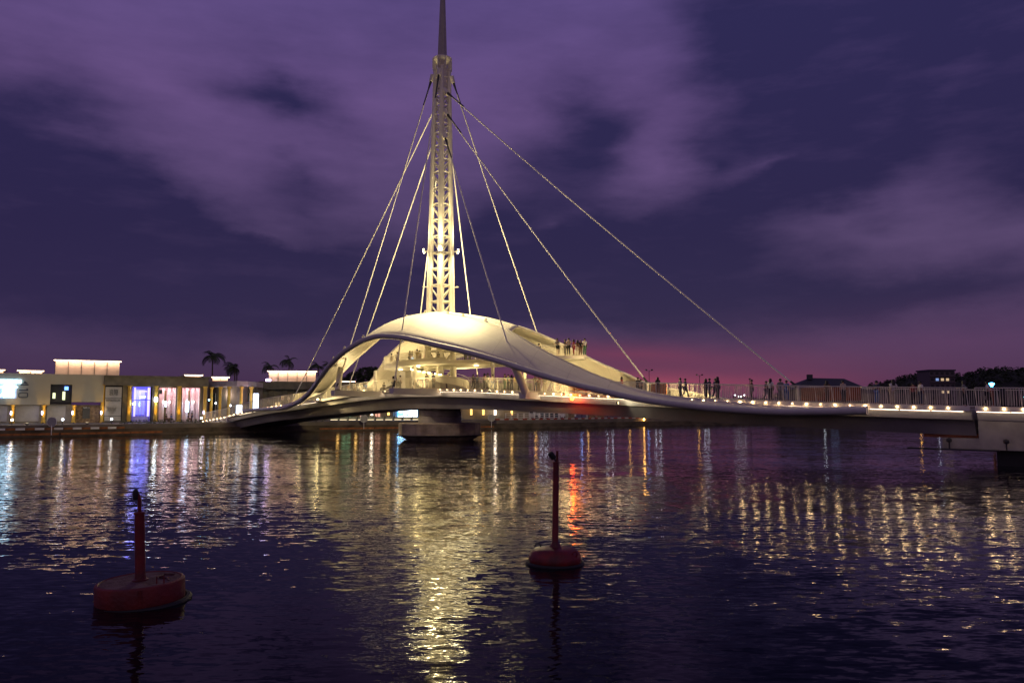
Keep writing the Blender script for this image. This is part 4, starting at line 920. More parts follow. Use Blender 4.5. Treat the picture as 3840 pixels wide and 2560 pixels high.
tree(P2(1455, 178, GZ), 9, [(-1, 0, 5.4, 1.9), (1.2, 0, 6.2, 1.8), (0, 1, 7.0, 1.5)], 'dark bushy tree behind the left end of the upper floor')
frond = MB(); NSG = 9
pts = [Vector((0, 0, 0))]
for i in range(NSG): a = math.radians(42-i*14); pts.append(pts[-1]+Vector((math.cos(a)*.34, 0, math.sin(a)*.34)))
frond.tube(pts, [.04-.0035*i for i in range(NSG+1)], 4)
for i in range(1, NSG+1):
    p = pts[i]; d = (pts[i]-pts[i-1]).normalized()
    for q in (0, .5):
        for sgn in (-1, 1):
            w = .75*math.sin(PI*min(.95, (i+q)/(NSG+1.6)))+.12; b = p-d*.17*q*2
            frond.add([b, b+Vector((d.x*.12, sgn*w*.75, -.16*w-.25*w)), b+Vector((d.x*.22, sgn*w*.7, -.2*w-.3*w)), b+d*.12], [(0, 1, 2, 3)])
frond = frond.mesh('frond'); frond.materials.append(LEAF)
def palm(px, Y, ztop, label, wind=.5, sc=1.0, n=13, lean=.3):
    x = (px-1920)/3000.*Y; t = thing('palm_tree', label, 'palm tree', (x, Y, GZ), 0, 'palm trees behind the left bank'); h = ztop-GZ-1.2*sc
    MB().tube([(-lean*.2, 0, 0), (lean*.3, 0, h*.4), (lean*.2, 0, h*.75), (0, 0, h)], [.26, .17, .14, .11], 9).build('trunk', BARK, t, smooth=True)
    c = MB().lathe([(.08, -.3), (.16, 0), (.05, .35)], 8, c=(0, 0, h)).build('crown', LEAF, t)
    for k in range(n):
        az_ = 2*PI*k/n+random.uniform(-.2, .2); o = link('frond', frond, c, loc=(0, 0, h+.1)); tilt = random.uniform(-.9, .35)
        # the wind pushes the fronds to the left
        dx, dy = math.cos(az_)-wind, math.sin(az_); o.rotation_euler = (0, tilt+(.15 if dx < 0 else .5*wind), math.atan2(dy, dx)); o.scale = (sc*random.uniform(.75, 1.05),)*3
random.seed(5)
palm(795, 168, 15.6, 'tallest palm with spread crown behind the shops', .2, 1.15, 13)
palm(880, 172, 13.4, 'wind-blown palm leaning left behind the curved pavilion', 1.0, 1.15); palm(888, 176, 12.6, 'shorter twin palm standing right behind the wind-blown palm', 1.0, .9, 9)
palm(1012, 180, 13.9, 'slim palm just left of the large lit roof box', .7, .95, 9); palm(1083, 180, 15.1, 'bushy-topped palm above the middle of the large lit roof box', .6, .95, 11)
palm(1193, 180, 13.8, 'palm at the right end of the large lit roof box', .9, .9, 9); palm(1238, 182, 14.0, 'palm partly hidden behind the left leg of the canopy', .8, 1.0, 10)
hd = MB()
for k in range(60): (x, y, z), a = quay_pt(quay_t(860)+k*.5-14, -1.0-random.random(), GZ); leafy(hd, (x, y, z+.25), .5, 22, .12)
hd.build('hedge', HEDGE, kind='stuff', label='low scrubby hedge along the quay by the bridge ramp', cat='hedge')

# ------------------------------------------------------------------ right bank: fence, cars, boxes, lamps
def bank_pt(px, off, z): (x, y, _), a = quay_pt(quay_t(px), off, z); return (x, y, z), a
fence = thing('guard_fence', 'white post-and-rail fence on the right bank under the bridge', 'fence')
ta, tb = quay_t(1900), quay_t(2125); n = 11; h = (tb-ta)/n
for i in range(n):
    p0, a = quay_pt(ta+i*h, -.7, GZ); p1, _ = quay_pt(ta+i*h+h*.86, -.7, GZ); p0 = Vector(p0); p1 = Vector(p1)
    for z in (.45, .8, 1.15): MB().tube([p0+Vector((0, 0, z)), p1+Vector((0, 0, z))], .035, 6).build('rail', WHITE, fence)
    for p in (p0, p1): MB().tube([p, p+Vector((0, 0, 1.2))], .055, 6).build('post', WHITE, fence)
def car(px, Y, m, label, flip=1, kind='suv', rz=0):
    c = thing('parked_car', label, 'car', P2(px, Y, GZ), rz, 'cars parked on the right bank'); b = MB()
    prof = [(-2.15, .35), (-2.2, .75), (-2.0, 1.0), (-1.45, 1.08), (-.9, 1.52), (.75, 1.56), (1.35, 1.1), (2.05, .98), (2.2, .7), (2.15, .35)]
    secs = []
    for y, k in ((-.86, .93), (-.80, 1.0), (.80, 1.0), (.86, .93)): secs.append([(x*flip, y*(1 if z < 1.1 else .82), .35+(z-.35)*(.97 if abs(y) > .85 else 1)) for x, z in prof])
    b.loft(secs).build('body', m, c, smooth=True)
    for x in (-1.3, 1.35):
        for y in (-.83, .83):
            w = MB().lathe([(.2, -.1), (.33, -.1), (.34, 0), (.33, .1), (.2, .1)], 16).build('wheel', BLACK, c); w.location = (x, y, .34); w.rotation_euler = (PI/2, 0, 0)
    for x0_, x1_ in ((-.95, -.1), (0, .72)): MB().add([(x0_, -.845, 1.08), (x1_, -.845, 1.08), (x1_-.06, -.70, 1.46), (x0_+(.22 if x0_ < -.5 else .05), -.70, 1.46)], [(0, 1, 2, 3)]).build('side_window', GLASS, c)
    for y in (-.6, .6): MB().box((2.16*flip, y, .78), (.1, .3, .14)).build('headlight', WHITE, c)
CARW = mat('white_car_paint', (.6, .6, .63), .25); CARB = mat('dark_car_paint', (.03, .035, .05), .2)
car(1985, 158, CARW, 'white car parked behind the fence right of the last lit pilaster'); car(2052, 160, CARB, 'dark car parked between the two white cars on the right bank', -1); car(2118, 163, CARW, 'white car parked at the right end of the fence', 1)
for px, w, lb in ((2152, 3.2, 'grey weathered crate nearest the red beacon glow on the right bank'), (2228, 2.9, 'grey crate standing left of a pair of crates on the right bank'), (2254, 2.2, 'middle grey crate of the close trio on the right bank'), (2272, 2.2, 'rightmost grey crate of the close trio on the right bank')):
    pt, a = bank_pt(px, -1.2, GZ); c = thing('crate', lb, 'crate', pt, a, 'crates on the right bank'); w *= .5
    MB().box((0, 0, .5), (w, .8, 1.0)).build('box', CONC, c)
    for k in range(4): MB().box((0, -.43, .14+k*.25), (w, .05, .2)).build('slat', WOODW, c)
def lamp_post(px, Y, z, m, col, pw, label, group='lamp posts on the far right bank', d=.0, heads=1):
    t = thing('street_lamp', label, 'street lamp', P2(px, Y, GZ), 0, group)
    MB().tube([(0, 0, 0), (0, 0, z-GZ)], [.08, .05], 8).build('pole', DSTEEL, t)
    hs = [(0, 0)] if heads == 1 else [(-.55, 0), (.55, 0)] if heads == 2 else [(-1.1, .2), (1.1, .2), (-.35, -.15), (.35, -.15)]
    for dx, dzh in hs:
        if dx: MB().tube([(0, 0, z-GZ-.1), (dx, 0, z-GZ+dzh)], .03, 5).build('arm', DSTEEL, t)
        MB().lathe([(.05, -.14), (.20, -.08), (.22, 0), (.16, .10), (.03, .14)], 10, c=(dx, 0, z-GZ+.1+dzh)).build('lamp_head', m, t, smooth=True)
    if pw: lamp('street_light', 'POINT', (0, -.4, z-GZ-.2), pw, col, t, r=.25)
W_, O_, B_ = (E_WHITE, (.85, .92, 1)), (E_ORANGE, (1, .5, .1)), (em('blue_lamp_glow', (.25, .45, 1), 60), (.3, .5, 1))
for px, k, z, pos in ((2010, O_, 4.6, 'behind the white car by the fence'), (2030, W_, 5.2, 'among the parked cars right of the amber one'), (2048, W_, 5.4, 'beside the dark car'), (2181, B_, 5.0, 'behind the lone crate'), (2205, O_, 3.9, 'left of the three crates'), (2276, W_, 5.3, 'behind the rightmost crate'), (2296, W_, 5.1, 'just right of the crates'), (2360, O_, 4.2, 'in the dark right of the crates'), (2431, B_, 5.0, 'below the bright fascia spot of the bridge'), (2458, W_, 5.0, 'right of the blue lamp below the bright fascia spot'), (2474, W_, 5.2, 'second white one right of the blue lamp'), (2618, O_, 4.2, 'below the start of the canopy tail'), (2640, W_, 4.8, 'right of the amber lamp under the canopy tail'), (2654, W_, 5.0, 'second white one right of the amber under the tail'), (3087, W_, 5.0, 'near the dark hip roof'), (3445, O_, 4.2, 'left of the bearing of the abutment'), (3512, W_, 4.0, 'just left of the abutment ledge')):
    (x, y, zz), a = quay_pt(quay_t(px), -1.5, GZ)
    lamp_post(px, y, z-.9 if k is O_ else z-.5, k[0], k[1], 0, '%s lamp on the far bank, %s' % ({E_WHITE: 'white', E_ORANGE: 'amber'}.get(k[0], 'blue'), pos))
lamp_post(2772, 185, 6.2, em('four_arm_glow', (.9, .93, 1), 5), (1, 1, 1), 0, 'four-armed lit white lamp seen through the bridge railing', heads=4)
lamp_post(2434, 150, 10.6, DSTEEL, 0, 0, 'unlit dark two-headed post just right of the cable foot at the end of the canopy', heads=2); lamp_post(2623, 165, 10.3, DSTEEL, 0, 0, 'unlit dark two-headed post left of the group of people in mid deck', heads=2); lamp_post(2811, 150, 8.9, DSTEEL, 0, 0, 'unlit slim post with single head right of the four-armed lamp')
nl = thing('amber_marker', 'single amber marker lamp at the foot of the right bank below the bridge', 'lamp', bank_pt(2404, .5, 1.3)[0]); MB().lathe([(.05, -.25), (.2, 0), (.05, .25)], 10).build('globe', E_ORANGE, nl, smooth=True); MB().tube([(0, 0, -.6), (0, 0, -.2)], .05, 6).build('post', DSTEEL, nl)
bl = thing('blue_lamp', 'bright blue-white lamp on a red-brown post behind the right abutment', 'street lamp', P2(3717, 78, 1.0))
MB().tube([(0, 0, 0), (0, 0, 4.3)], [.14, .12], 10).build('post', RUSTW, bl, smooth=True); MB().lathe([(.10, 0), (.16, .05), (.16, .35), (.10, .4)], 12, c=(0, 0, 4.3)).build('collar', mat('red_collar', (.4, .03, .03), .5), bl)
MB().lathe([(.08, 0), (.24, .28), (.26, .34), (.05, .40)], 14, c=(0, 0, 4.75)).build('lamp_head', em('blue_white_glow', (.06, .5, 1), 45), bl, smooth=True); lamp('blue_light', 'POINT', (0, 0, 5.0), 60, (.3, .65, 1), bl, r=.2)

(x_, y_, z_) = Wd(59.0, 2.0, dz(59.0)+.005)
hl = thing('small_lamp', 'small cyan-white lamp shining through the abutment railing at the far right', 'lamp', (x_, y_, z_))
MB().tube([(0, 0, 0), (0, 0, .62)], .03, 6).build('post', DSTEEL, hl); MB().lathe([(.04, -.1), (.10, 0), (.04, .1)], 10, c=(0, 0, .68)).build('lamp_head', em('cyan_white_glow', (.12, .7, 1), 55), hl, smooth=True)

# ------------------------------------------------------------------ right: pavilion, block, hill, tree line
pv = thing('hip_roof_hall', 'dark hall with hipped roof and small vent on the skyline right of the longest cable', 'building', (0, 0, 0))
Y0 = 205; a, b = P2(2968, Y0, 0)[0], P2(3262, Y0, 0)[0]; ra, rb_ = P2(3035, Y0+6, 0)[0], P2(3165, Y0+6, 0)[0]
MB().box(((a+b)/2, Y0+6.5, 5), (b-a-2, 11, 7)).build('wall', FARB, pv)
MB().add([(a, Y0, 8.2), (b, Y0, 8.2), (b, Y0+13, 8.2), (a, Y0+13, 8.2), (ra, Y0+6, 11.4), (rb_, Y0+6, 11.2)], [(0, 1, 5, 4), (1, 2, 5), (2, 3, 4, 5), (3, 0, 4), (3, 2, 1, 0)]).build('roof', ROOFM, pv)
MB().box((P2(3063, Y0, 0)[0], Y0+5, 11.6), (1.2, 1.2, 1.3)).build('vent', ROOFM, pv); MB().box((P2(3125, Y0, 0)[0], Y0-.02, 6.2), (2, .1, .6)).build('window', E_WINC, pv)
ap = thing('apartment_block', 'dark square apartment block with a few lit windows in front of the hill', 'apartment block', (0, 0, 0))
Y0 = 450; a, b = P2(3486, Y0, 0)[0], P2(3580, Y0, 0)[0]
MB().box(((a+b)/2, Y0+7, 12.5), (b-a, 14, 23)).build('wall', FARB, ap); MB().box(((a+b)/2, Y0+7, 24.3), (b-a+1, 15, .8)).build('roof', ROOFM, ap)
for fl in range(6):
    MB().box(((a+b)/2, Y0-.4, 3.5+fl*3.5), (b-a+.4, .9, .5)).build('balcony', FARB, ap)
    for k in range(5):
        x = a+1.3+k*(b-a-2.6)/4; m = {(4, 1): E_WINC, (4, 2): E_WIN, (4, 3): E_WIN, (2, 2): E_WIN, (2, 3): E_WIN}.get((fl, k), DARK)
        o = MB().box((x, Y0-.04, 5.1+fl*3.5), (1.6, .12, 1.4)).build('window', m, ap)
def hillz(x):
    px = 1920+3000*x/620.
    return interp([(3100, 0), (3180, 10), (3260, 19.5), (3330, 23), (3400, 26), (3480, 28.0), (3600, 27.5), (3680, 31), (3760, 32), (3850, 31), (4200, 36), (5000, 30), (6000, 10)], px)[0]
hm = MB(); nx, ny = 90, 12; x0, x1 = 230, 900
for j in range(ny+1):
    for i in range(nx+1):
        x = x0+(x1-x0)*i/nx; y = 540+160*j/ny; f = math.sin(PI*min(1, j/ny*1.0+.0))**.7 if j < ny else 0
        hm.v.append((x, y, GZ-.5+max(0, (hillz(x*620/620.)-GZ)*f)+noise.noise(Vector((x*.05, y*.05, 0)))*1.2*f))
hm.f = [(j*(nx+1)+i, j*(nx+1)+i+1, (j+1)*(nx+1)+i+1, (j+1)*(nx+1)+i) for j in range(ny) for i in range(nx)]
hm.build('hill', HILLM, kind='structure', smooth=True)
random.seed(21); ht = MB()
for _ in range(520):
    x = random.uniform(250, 520); y = random.uniform(560, 622); r = random.uniform(1.6, 3.8); f = math.sin(PI*(y-540)/160.)**.7
    leafy(ht, (x, y, GZ+max(0, (hillz(x)-GZ)*f)+r*.2), r, 26, 1.0, .8)
ht.build('hillside_woods', FOL, kind='stuff', label='dark wooded hillside on the skyline at the far right', cat='woods')
tl = MB()
for _ in range(420):
    px = random.uniform(1500, 3300); Y = random.uniform(300, 340); r = random.uniform(1.2, 2.8)
    x = (px-1920)/3000.*Y; leafy(tl, (x, Y, GZ+2.6+random.uniform(0, 2.2)*(1 if px > 2200 else .5)), r, 22, .7, .9)
tl.build('treeline', FOL, kind='stuff', label='low dark line of trees on the horizon behind the bridge deck', cat='treeline')
tb_ = MB()
for _ in range(120):
    px = random.uniform(2905, 2965); Y = 215; leafy(tb_, ((px-1920)/3000.*Y, Y+random.uniform(-2, 2), GZ+random.uniform(1, 6)), .9, 14, .3)
tb_.build('shrubbery', FOL, kind='stuff', label='dark bushes left of the hip-roofed hall', cat='bushes')
# far sheds between the fence and the horizon
for px, Y, w, h, lb in ((2700, 330, 30, 5, 'long low dark shed on the far bank behind the middle of the deck'), (1860, 330, 26, 5.2, 'low dark shed on the horizon behind the people in mid deck'), (3330, 260, 24, 7.2, 'brown flat-roofed shed behind the railing left of the apartment block')):
    t = thing('shed', lb, 'shed', P2(px, Y, GZ), 0, 'low sheds on the far bank'); MB().box((0, 0, h/2-.3), (w, 8, h-.6)).build('wall', FARB, t); MB().box((0, 0, h-.15), (w+.6, 8.6, .3)).build('roof', ROOFM, t)

# ------------------------------------------------------------------ people
def skin_mesh(name, verts, edges, rad, sub=1):
    bmx = bmesh.new(); ly = bmx.verts.layers.skin.verify(); vs = [bmx.verts.new(v) for v in verts]
    for a, b in edges: bmx.edges.new((vs[a], vs[b]))
    for i, v in enumerate(vs): v[ly].radius = (rad[i], rad[i]); v[ly].use_root = (i == 0)
    me = bpy.data.meshes.new('t'); bmx.to_mesh(me); bmx.free(); o = bpy.data.objects.new('t', me); COL.objects.link(o)
    o.modifiers.new('s', 'SKIN'); m = o.modifiers.new('u', 'SUBSURF'); m.levels = sub
    dg = bpy.context.evaluated_depsgraph_get(); r_ = bpy.data.meshes.new_from_object(o.evaluated_get(dg)); r_.name = name
    bpy.data.objects.remove(o); r_.polygons.foreach_set('use_smooth', [True]*len(r_.polygons)); return r_
def pose(kind):
    """joint positions; x = side, y = forward"""
    J = dict(pel=(0, 0, .93), wai=(0, 0, 1.08), che=(0, .01, 1.28), nec=(0, 0, 1.45), hea=(0, .02, 1.57), top=(0, .01, 1.67), nose=(0, .11, 1.565),
             ls=(-.17, 0, 1.38), le=(-.23, -.02, 1.12), lw=(-.22, .06, .90), lh=(-.21, .09, .80), rs=(.17, 0, 1.38), re=(.23, -.02, 1.12), rw=(.22, .06, .90), rh=(.21, .09, .80),
             lp=(-.09, 0, .90), lk=(-.10, .02, .50), la=(-.10, -.03, .09), lt=(-.11, .12, .03), rp=(.09, 0, .90), rk=(.10, .02, .50), ra=(.10, -.03, .09), rt=(.11, .12, .03))
    if kind == 'walk': J.update(lk=(-.10, .16, .52), la=(-.10, .22, .10), lt=(-.10, .36, .05), rk=(.10, -.04, .50), ra=(.10, -.26, .16), rt=(.10, -.14, .05), le=(-.22, -.12, 1.14), lw=(-.2, -.06, .92), lh=(-.2, -.03, .83), re=(.22, .04, 1.12), rw=(.2, .2, .98), rh=(.19, .26, .92))
    if kind == 'lean': J.update(wai=(0, .03, 1.07), che=(0, .10, 1.25), nec=(0, .16, 1.40), hea=(0, .21, 1.52), top=(0, .20, 1.62), nose=(0, .31, 1.50), ls=(-.17, .13, 1.33), rs=(.17, .13, 1.33), le=(-.24, .24, 1.12), lw=(-.12, .40, 1.14), lh=(-.05, .44, 1.15), re=(.24, .24, 1.12), rw=(.12, .40, 1.14), rh=(.05, .44, 1.14))
    if kind == 'phone': J.update(le=(-.25, .08, 1.16), lw=(-.12, .26, 1.30), lh=(-.05, .31, 1.37), re=(.25, .08, 1.16), rw=(.12, .26, 1.30), rh=(.05, .31, 1.37))
    if kind == 'sit': 
        for k in J: J[k] = (J[k][0], J[k][1], J[k][2]-.45)
        J.update(lk=(-.12, .42, .50), la=(-.12, .42, .09), lt=(-.12, .56, .03), rk=(.12, .42, .50), ra=(.12, .40, .09), rt=(.12, .55, .03), lw=(-.15, .22, .62), lh=(-.12, .30, .60), rw=(.15, .22, .62), rh=(.12, .30, .60))
    return J
RAD = dict(pel=.13, wai=.115, che=.135, nec=.055, hea=.095, top=.06, nose=.02, ls=.065, le=.045, lw=.03, lh=.035, rs=.065, re=.045, rw=.03, rh=.035, lp=.09, lk=.06, la=.04, lt=.035, rp=.09, rk=.06, ra=.04, rt=.035)
BE = [('pel', 'wai'), ('wai', 'che'), ('che', 'nec'), ('nec', 'hea'), ('hea', 'top'), ('hea', 'nose'), ('che', 'ls'), ('ls', 'le'), ('le', 'lw'), ('lw', 'lh'), ('che', 'rs'), ('rs', 're'), ('re', 'rw'), ('rw', 'rh'), ('pel', 'lp'), ('lp', 'lk'), ('lk', 'la'), ('la', 'lt'), ('pel', 'rp'), ('rp', 'rk'), ('rk', 'ra'), ('ra', 'rt')]
def sub_mesh(name, J, edges, grow, over={}):
    ks = []; 
    for a, b in edges:
        for k in (a, b):
            if k not in ks: ks.append(k)
    return skin_mesh(name, [over.get(k, J[k]) for k in ks], [(ks.index(a), ks.index(b)) for a, b in edges], [RAD[k]+grow for k in ks])
def mid(a, b, t): return tuple(p+(q-p)*t for p, q in zip(a, b))
PROTO = {}
for kind in ('stand', 'walk', 'lean', 'phone', 'sit'):
    J = pose(kind); d = {}
    d['body'] = sub_mesh('person_body', J, BE, 0); d['body'].materials.append(SKIN)
    d['shirt'] = sub_mesh('shirt', J, [('wai', 'che'), ('pel', 'wai'), ('che', 'ls'), ('ls', 'le'), ('che', 'rs'), ('rs', 're')], .022, dict(le=mid(J['ls'], J['le'], .8), re=mid(J['rs'], J['re'], .8))); d['shirt'].materials.append(CLOTHS['white'])
    d['trousers'] = sub_mesh('trousers', J, [('pel', 'lp'), ('lp', 'lk'), ('lk', 'la'), ('pel', 'rp'), ('rp', 'rk'), ('rk', 'ra')], .02); d['trousers'].materials.append(CLOTHS['black'])
    d['shorts'] = sub_mesh('shorts', J, [('pel', 'lp'), ('lp', 'lk'), ('pel', 'rp'), ('rp', 'rk')], .03, dict(lk=mid(J['lp'], J['lk'], .8), rk=mid(J['rp'], J['rk'], .8))); d['shorts'].materials.append(CLOTHS['black'])
    h = Vector(J['hea'])
    for hn, zb in (('hair', -.02), ('long_hair', -.26)):
        hb = MB().lathe([(.06, zb), (.115, zb+.03 if zb < -.1 else .0), (.118, .03), (.105, .09), (.07, .13), (.02, .145)], 12, c=(h.x, h.y-.02, h.z)); d[hn] = hb.mesh('hair', True); d[hn].materials.append(HAIR)
    PROTO[kind] = d
def person(loc, face, kind, top, bot, label, group, h=1.0, hair='hair', bottom='trousers'):
    t = thing('person', label, 'person', loc, face, group); t.scale = (h, h, h); d = PROTO[kind]
    link('body', d['body'], t); link('shirt', d['shirt'], t, m=CLOTHS[top]); link(bottom, d[bottom], t, m=CLOTHS[bot]); link('hair', d[hair], t)
    return t
FACE = BR+PI   # facing the camera side of the bridge
def on_deck(px, n_, kind, top, bot, label, h=1.0, rot=0, **k):
    kx = (px-1920)/3000.
    # (CX+.736s-.677n) = kx (CY-.677s-.736n)
    s_ = (kx*(CY-.736*n_)-CX+.677*n_)/(.736+.677*kx); p = Wd(s_, n_, dz(s_)+.005)
    if s_ > 56.5: p = Wd(s_, n_, dz(s_)+.005)
    return person(p, BR+PI+rot, kind, top, bot, label, 'people on the bridge deck', h, **k)
D_ = [
 (1062, 2.5, 'walk', 'beige', 'black', 'person in beige top walking on the left deck end beside the dark leg tube', 1.0, 1.5),
 (1085, 1, 'stand', 'white', 'navy', 'person in white top on the left end of the deck near the cable foot', .97, 0),
 (1010, 2, 'stand', 'grey', 'black', 'person in grey top beside the bright screens at the left end of the deck', 1.0, 2),
 (1140, 1, 'walk', 'black', 'black', 'person all in black at the left end of the deck', 1.0, -1.5),
 (1312, 2.8, 'lean', 'yellow', 'beige', 'person in yellowish top leaning on the railing just right of the left column', .98, 0),
 (1330, 2.6, 'stand', 'beige', 'brown', 'person in beige beside the yellow top right of the left column', 1.0, 0),
 (1345, 1.4, 'stand', 'white', 'navy', 'person in white shirt next to the glare of the left floodlight', 1.0, .4),
 (1372, .6, 'walk', 'blue', 'white', 'person in blue top walking behind the left floodlight', 1.02, 1.6),
 (1440, 2.6, 'sit', 'black', 'black', 'person in black sitting on the bench left of the second outrigger', .95, 0),
 (1475, 3.4, 'stand', 'beige', 'navy', 'person in beige shirt standing just left of the dark front cable', 1.0, 3.0),
 (1483, 3.4, 'stand', 'brown', 'black', 'person in brown top touching the dark front cable', 1.02, 3.1),
 (1501, 3.4, 'stand', 'white', 'black', 'person in white shirt and dark trousers right of the dark front cable', 1.0, 3.0),
 (1577, 3.0, 'walk', 'pink', 'white', 'person in pink top under the spiral ramp by the bright floodlight', .92, 1.3),
 (1600, 3.2, 'stand', 'black', 'navy', 'person with bushy dark hair in front of the spiral ramp', 1.05, 0),
 (1625, 3.4, 'stand', 'navy', 'black', 'person in navy top left of the slim white column below the mast', 1.05, 0),
 (1676, 1.0, 'stand', 'black', 'black', 'person in black far inside under the mast', .96, 0),
 (1775, 1.0, 'walk', 'navy', 'black', 'person in navy leftmost of the crowd right of the spiral ramp', .98, 1.4),
 (1790, 0, 'stand', 'blue', 'navy', 'person in blue holding a bright phone right of the spiral ramp', .97, .4),
 (1817, 3.2, 'stand', 'pink', 'black', 'person in pink top left of a person in blue-grey', 1.0, 3.0),
 (1829, 3.0, 'stand', 'grey', 'black', 'person in grey top close beside the pink top', 1.03, 3.2),
 (1848, .5, 'walk', 'white', 'blue', 'person in white top behind the crowd left of the black post', .97, 1.5),
 (1866, 1.6, 'walk', 'white', 'beige', 'child-sized person in white by the bright floodlight', .78, 1.6),
 (1893, 2.6, 'stand', 'black', 'green', 'person in black top and green trousers first right of the second floodlight', 1.0, 2.8),
 (1906, 2.8, 'stand', 'green', 'black', 'person in green top second right of the second floodlight', .97, 3.0),
 (1919, 2.4, 'stand', 'navy', 'navy', 'person in navy with bare legs left of the yellow top', .96, .3),
 (1933, 2.6, 'stand', 'yellow', 'beige', 'person in yellow top with long hair left of the front leaning column', .98, .2),
 (1948, 3.2, 'stand', 'green', 'black', 'tall person in dark green right beside the yellow top', 1.05, .2),
 (1960, 1.5, 'stand', 'brown', 'brown', 'shorter person in brown just left of the leaning column', .9, 0),
 (2008, 3.0, 'lean', 'beige', 'navy', 'person in beige leaning on the railing just right of the leaning column', 1.0, .6),
 (2020, 2.0, 'stand', 'red', 'brown', 'person in red top behind the railing in front of the brown screen', .95, 0),
 (2042, 3.0, 'stand', 'black', 'beige', 'person in black top and pale trousers right of the brown screen', 1.02, 1.2),
 (2070, 1.0, 'walk', 'white', 'white', 'person in white on the deck left of the red beacon', .97, 1.5),
 (2095, 1.6, 'walk', 'beige', 'grey', 'person in beige and grey on the deck near the third floodlight', 1.0, -1.4),
 (2331, -2.6, 'stand', 'red', 'black', 'person in dark red against the bright inside of the far canopy leg', 1.05, 2.2),
 (2392, -1.2, 'stand', 'black', 'black', 'person in black at the end of the far canopy leg', 1.02, 0),
 (2403, -1.4, 'stand', 'grey', 'black', 'shorter person in grey beside the one in black at the far canopy leg', .93, 0),
 (2466, -1.0, 'stand', 'black', 'brown', 'person in black left of the brown screen in mid right deck', 1.05, 1.0),
 (2550, 0, 'stand', 'grey', 'black', 'person in grey stripes before the ground glare on the right deck', 1.03, 2.6),
 (2569, .4, 'walk', 'navy', 'black', 'person in navy bending to a pushchair before the ground glare', 1.0, 1.8),
 (2646, 1.5, 'stand', 'black', 'black', 'person in black on the left of a close pair on the right deck', 1.0, 1.4),
 (2660, 1.6, 'stand', 'navy', 'black', 'person with bushy hair on the right of a close pair on the right deck', 1.02, -1.4),
 (2681, 1.4, 'walk', 'grey', 'black', 'person in grey walking left of a tall figure on the right deck', 1.02, 1.5),
 (2690, 2.2, 'stand', 'black', 'black', 'tall dark figure right of the close pair on the right deck', 1.10, 1.5),
 (2818, 1.6, 'phone', 'brown', 'black', 'person in brown holding a phone up before the pink horizon', 1.0, -1.2),
 (2872, .6, 'walk', 'black', 'navy', 'person in black left of a person in a white shirt on the right deck', .95, 1.5),
 (2888, 2.4, 'stand', 'white', 'black', 'person in white shirt with round dark hair left of the brown wall screen', 1.05, 3.1),
 (2925, 1.6, 'stand', 'grey', 'grey', 'person in grey standing against the bushes left of the brown wall screen', 1.06, .4),
 (2948, 0, 'stand', 'blue', 'blue', 'person in pale blue just left of the brown wall screen', 1.0, 0),
 (3100, 1.5, 'stand', 'brown', 'brown', 'person in brown at the right end of the brown wall screen', 1.0, 0),
 (3160, 1.2, 'stand', 'beige', 'black', 'person in beige right of the brown wall screen', 1.03, 1.0),
 (3285, .4, 'stand', 'navy', 'blue', 'person in navy with back turned before the wooded hill', 1.04, 3.0),
 (3342, 2.4, 'lean', 'white', 'beige', 'person in white top leaning on the railing left of the apartment block', 1.10, .9),
 (3422, 1.0, 'stand', 'red', 'black', 'person in red below the left edge of the apartment block', .95, 0),
 (3450, 1.4, 'stand', 'white', 'navy', 'person in white top and navy trousers below the apartment block', 1.02, 2.4),
 (3612, 1.4, 'stand', 'grey', 'black', 'person in grey next to the joint of the deck and abutment', 1.05, 1.6),
 (3700, 1.2, 'walk', 'white', 'black', 'person in white walking on the abutment left of the blue lamp', 1.02, 1.6),
]
for i, (px, n_, kind, top, bot, lb, h, rot) in enumerate(D_):
    on_deck(px, n_, kind, top, bot, lb, h, rot, hair='long_hair' if i % 3 == 0 else 'hair')
def on_floor(px, n_, kind, top, bot, label, h=1.0, rot=0, **k):
    kx = (px-1920)/3000.; s_ = (kx*(CY-.736*n_)-CX+.677*n_)/(.736+.677*kx)
    return person(Wd(s_, n_, fz(s_)+.005), BR+PI+rot, kind, top, bot, label, 'people on the upper floor', h, **k)
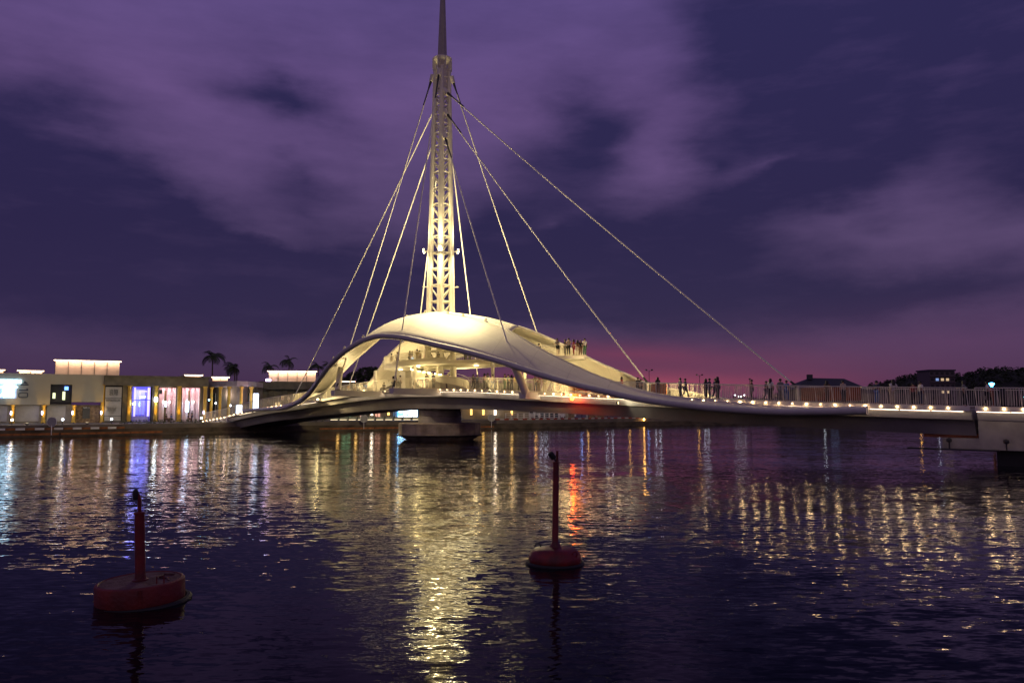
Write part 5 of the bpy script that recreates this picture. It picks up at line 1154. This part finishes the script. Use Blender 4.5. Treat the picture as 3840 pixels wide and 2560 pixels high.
for i, a in enumerate([
 (1467, 1.4, 'stand', 'beige', 'beige', 'person in beige at the rounded left end of the upper floor', .98, 0),
 (1489, 1.5, 'stand', 'white', 'brown', 'person in white shirt and brown trousers at the left of the upper floor', 1.05, 3.0),
 (1536, 1.6, 'stand', 'brown', 'black', 'long-haired person in brown left of two pale tops on the upper floor', 1.0, 0),
 (1545, 1.4, 'stand', 'grey', 'blue', 'person in grey top right of the long-haired person on the upper floor', .98, 2.0),
 (1563, 2.0, 'phone', 'yellow', 'beige', 'person in yellow raising a phone on the upper floor', 1.02, 1.4),
 (1573, 1.4, 'stand', 'white', 'brown', 'person in white beside the raised phone on the upper floor', .98, 0),
 (1593, .6, 'stand', 'pink', 'brown', 'small person in pink left of the mast on the upper floor', .8, 0),
 (1617, 0, 'sit', 'pink', 'beige', 'person sitting at the foot of the mast on the upper floor', 1.0, 0),
 (1643, 2.6, 'sit', 'black', 'black', 'person in black crouching before the middle mast tube on the upper floor', .9, 0),
 (1746, -1, 'stand', 'navy', 'black', 'person in navy right of the mast on the upper floor', 1.0, 0),
 (1762, -1, 'stand', 'red', 'black', 'person in red right of the navy one on the upper floor', 1.0, 0),
 (2021, -5.2, 'stand', 'black', 'black', 'person in black half hidden behind the canopy edge by the lookout', 1.08, 1.4),
 (2093, -2.9, 'lean', 'grey', 'black', 'tall person in grey tee and shorts leaning on the lookout railing', 1.13, .2),
 (2120, -3.6, 'stand', 'black', 'black', 'person in black left of the cream top on the lookout', 1.05, -1.2),
 (2133, -3.2, 'phone', 'beige', 'black', 'person in beige top with hands raised on the lookout', 1.07, .5),
 (2152, -3.8, 'stand', 'red', 'red', 'long-haired person in dark red on the lookout', 1.0, -.8),
 (2167, -4.4, 'stand', 'brown', 'beige', 'person in brown in the middle right of the lookout', .98, 1.0),
 (2178, -4.6, 'stand', 'black', 'brown', 'person in black top left of the white shirt on the lookout', .98, .6),
 (2193, -5.2, 'stand', 'white', 'green', 'person in white shirt at the right end of the lookout', 1.1, 1.2)]):
    on_floor(*a, hair='long_hair' if a[3] in ('red', 'brown') else 'hair', **({'bottom': 'shorts'} if 'shorts' in a[5] else {}))
# guests before the pink bays
def guest(px, kind, top, bot, label, rot):
    r = r_at(px); off = .9; x = FA[0]+VX*r+VY*off; y = FA[1]+VY*r-VX*off
    person(Vector((x, y, GZ+.002)), rot, kind, top, bot, label, 'guests outside the pink lit bays', 1.0)
    if kind == 'sit':
        st_ = thing('stool', 'small white stool under the ' + label.split('person ')[1], 'stool', (x, y, GZ), 0, 'stools outside the pink lit bays')
        MB().lathe([(.2, .40), (.2, .44)], 12).build('seat', WHITE, st_)
        for k in range(3): MB().tube([(.15*math.cos(k*2.1), .15*math.sin(k*2.1), 0), (.1*math.cos(k*2.1), .1*math.sin(k*2.1), .4)], .02, 5).build('leg', DSTEEL, st_)
guest(627, 'sit', 'black', 'brown', 'seated person in black before the first pink bay', 4.7)
guest(645, 'sit', 'blue', 'black', 'seated person in blue before the first pink bay', 1.6)
guest(709, 'sit', 'navy', 'brown', 'seated person in navy before the second pink bay', 4.7)
guest(722, 'stand', 'black', 'navy', 'standing person in black before the second pink bay', 1.6)
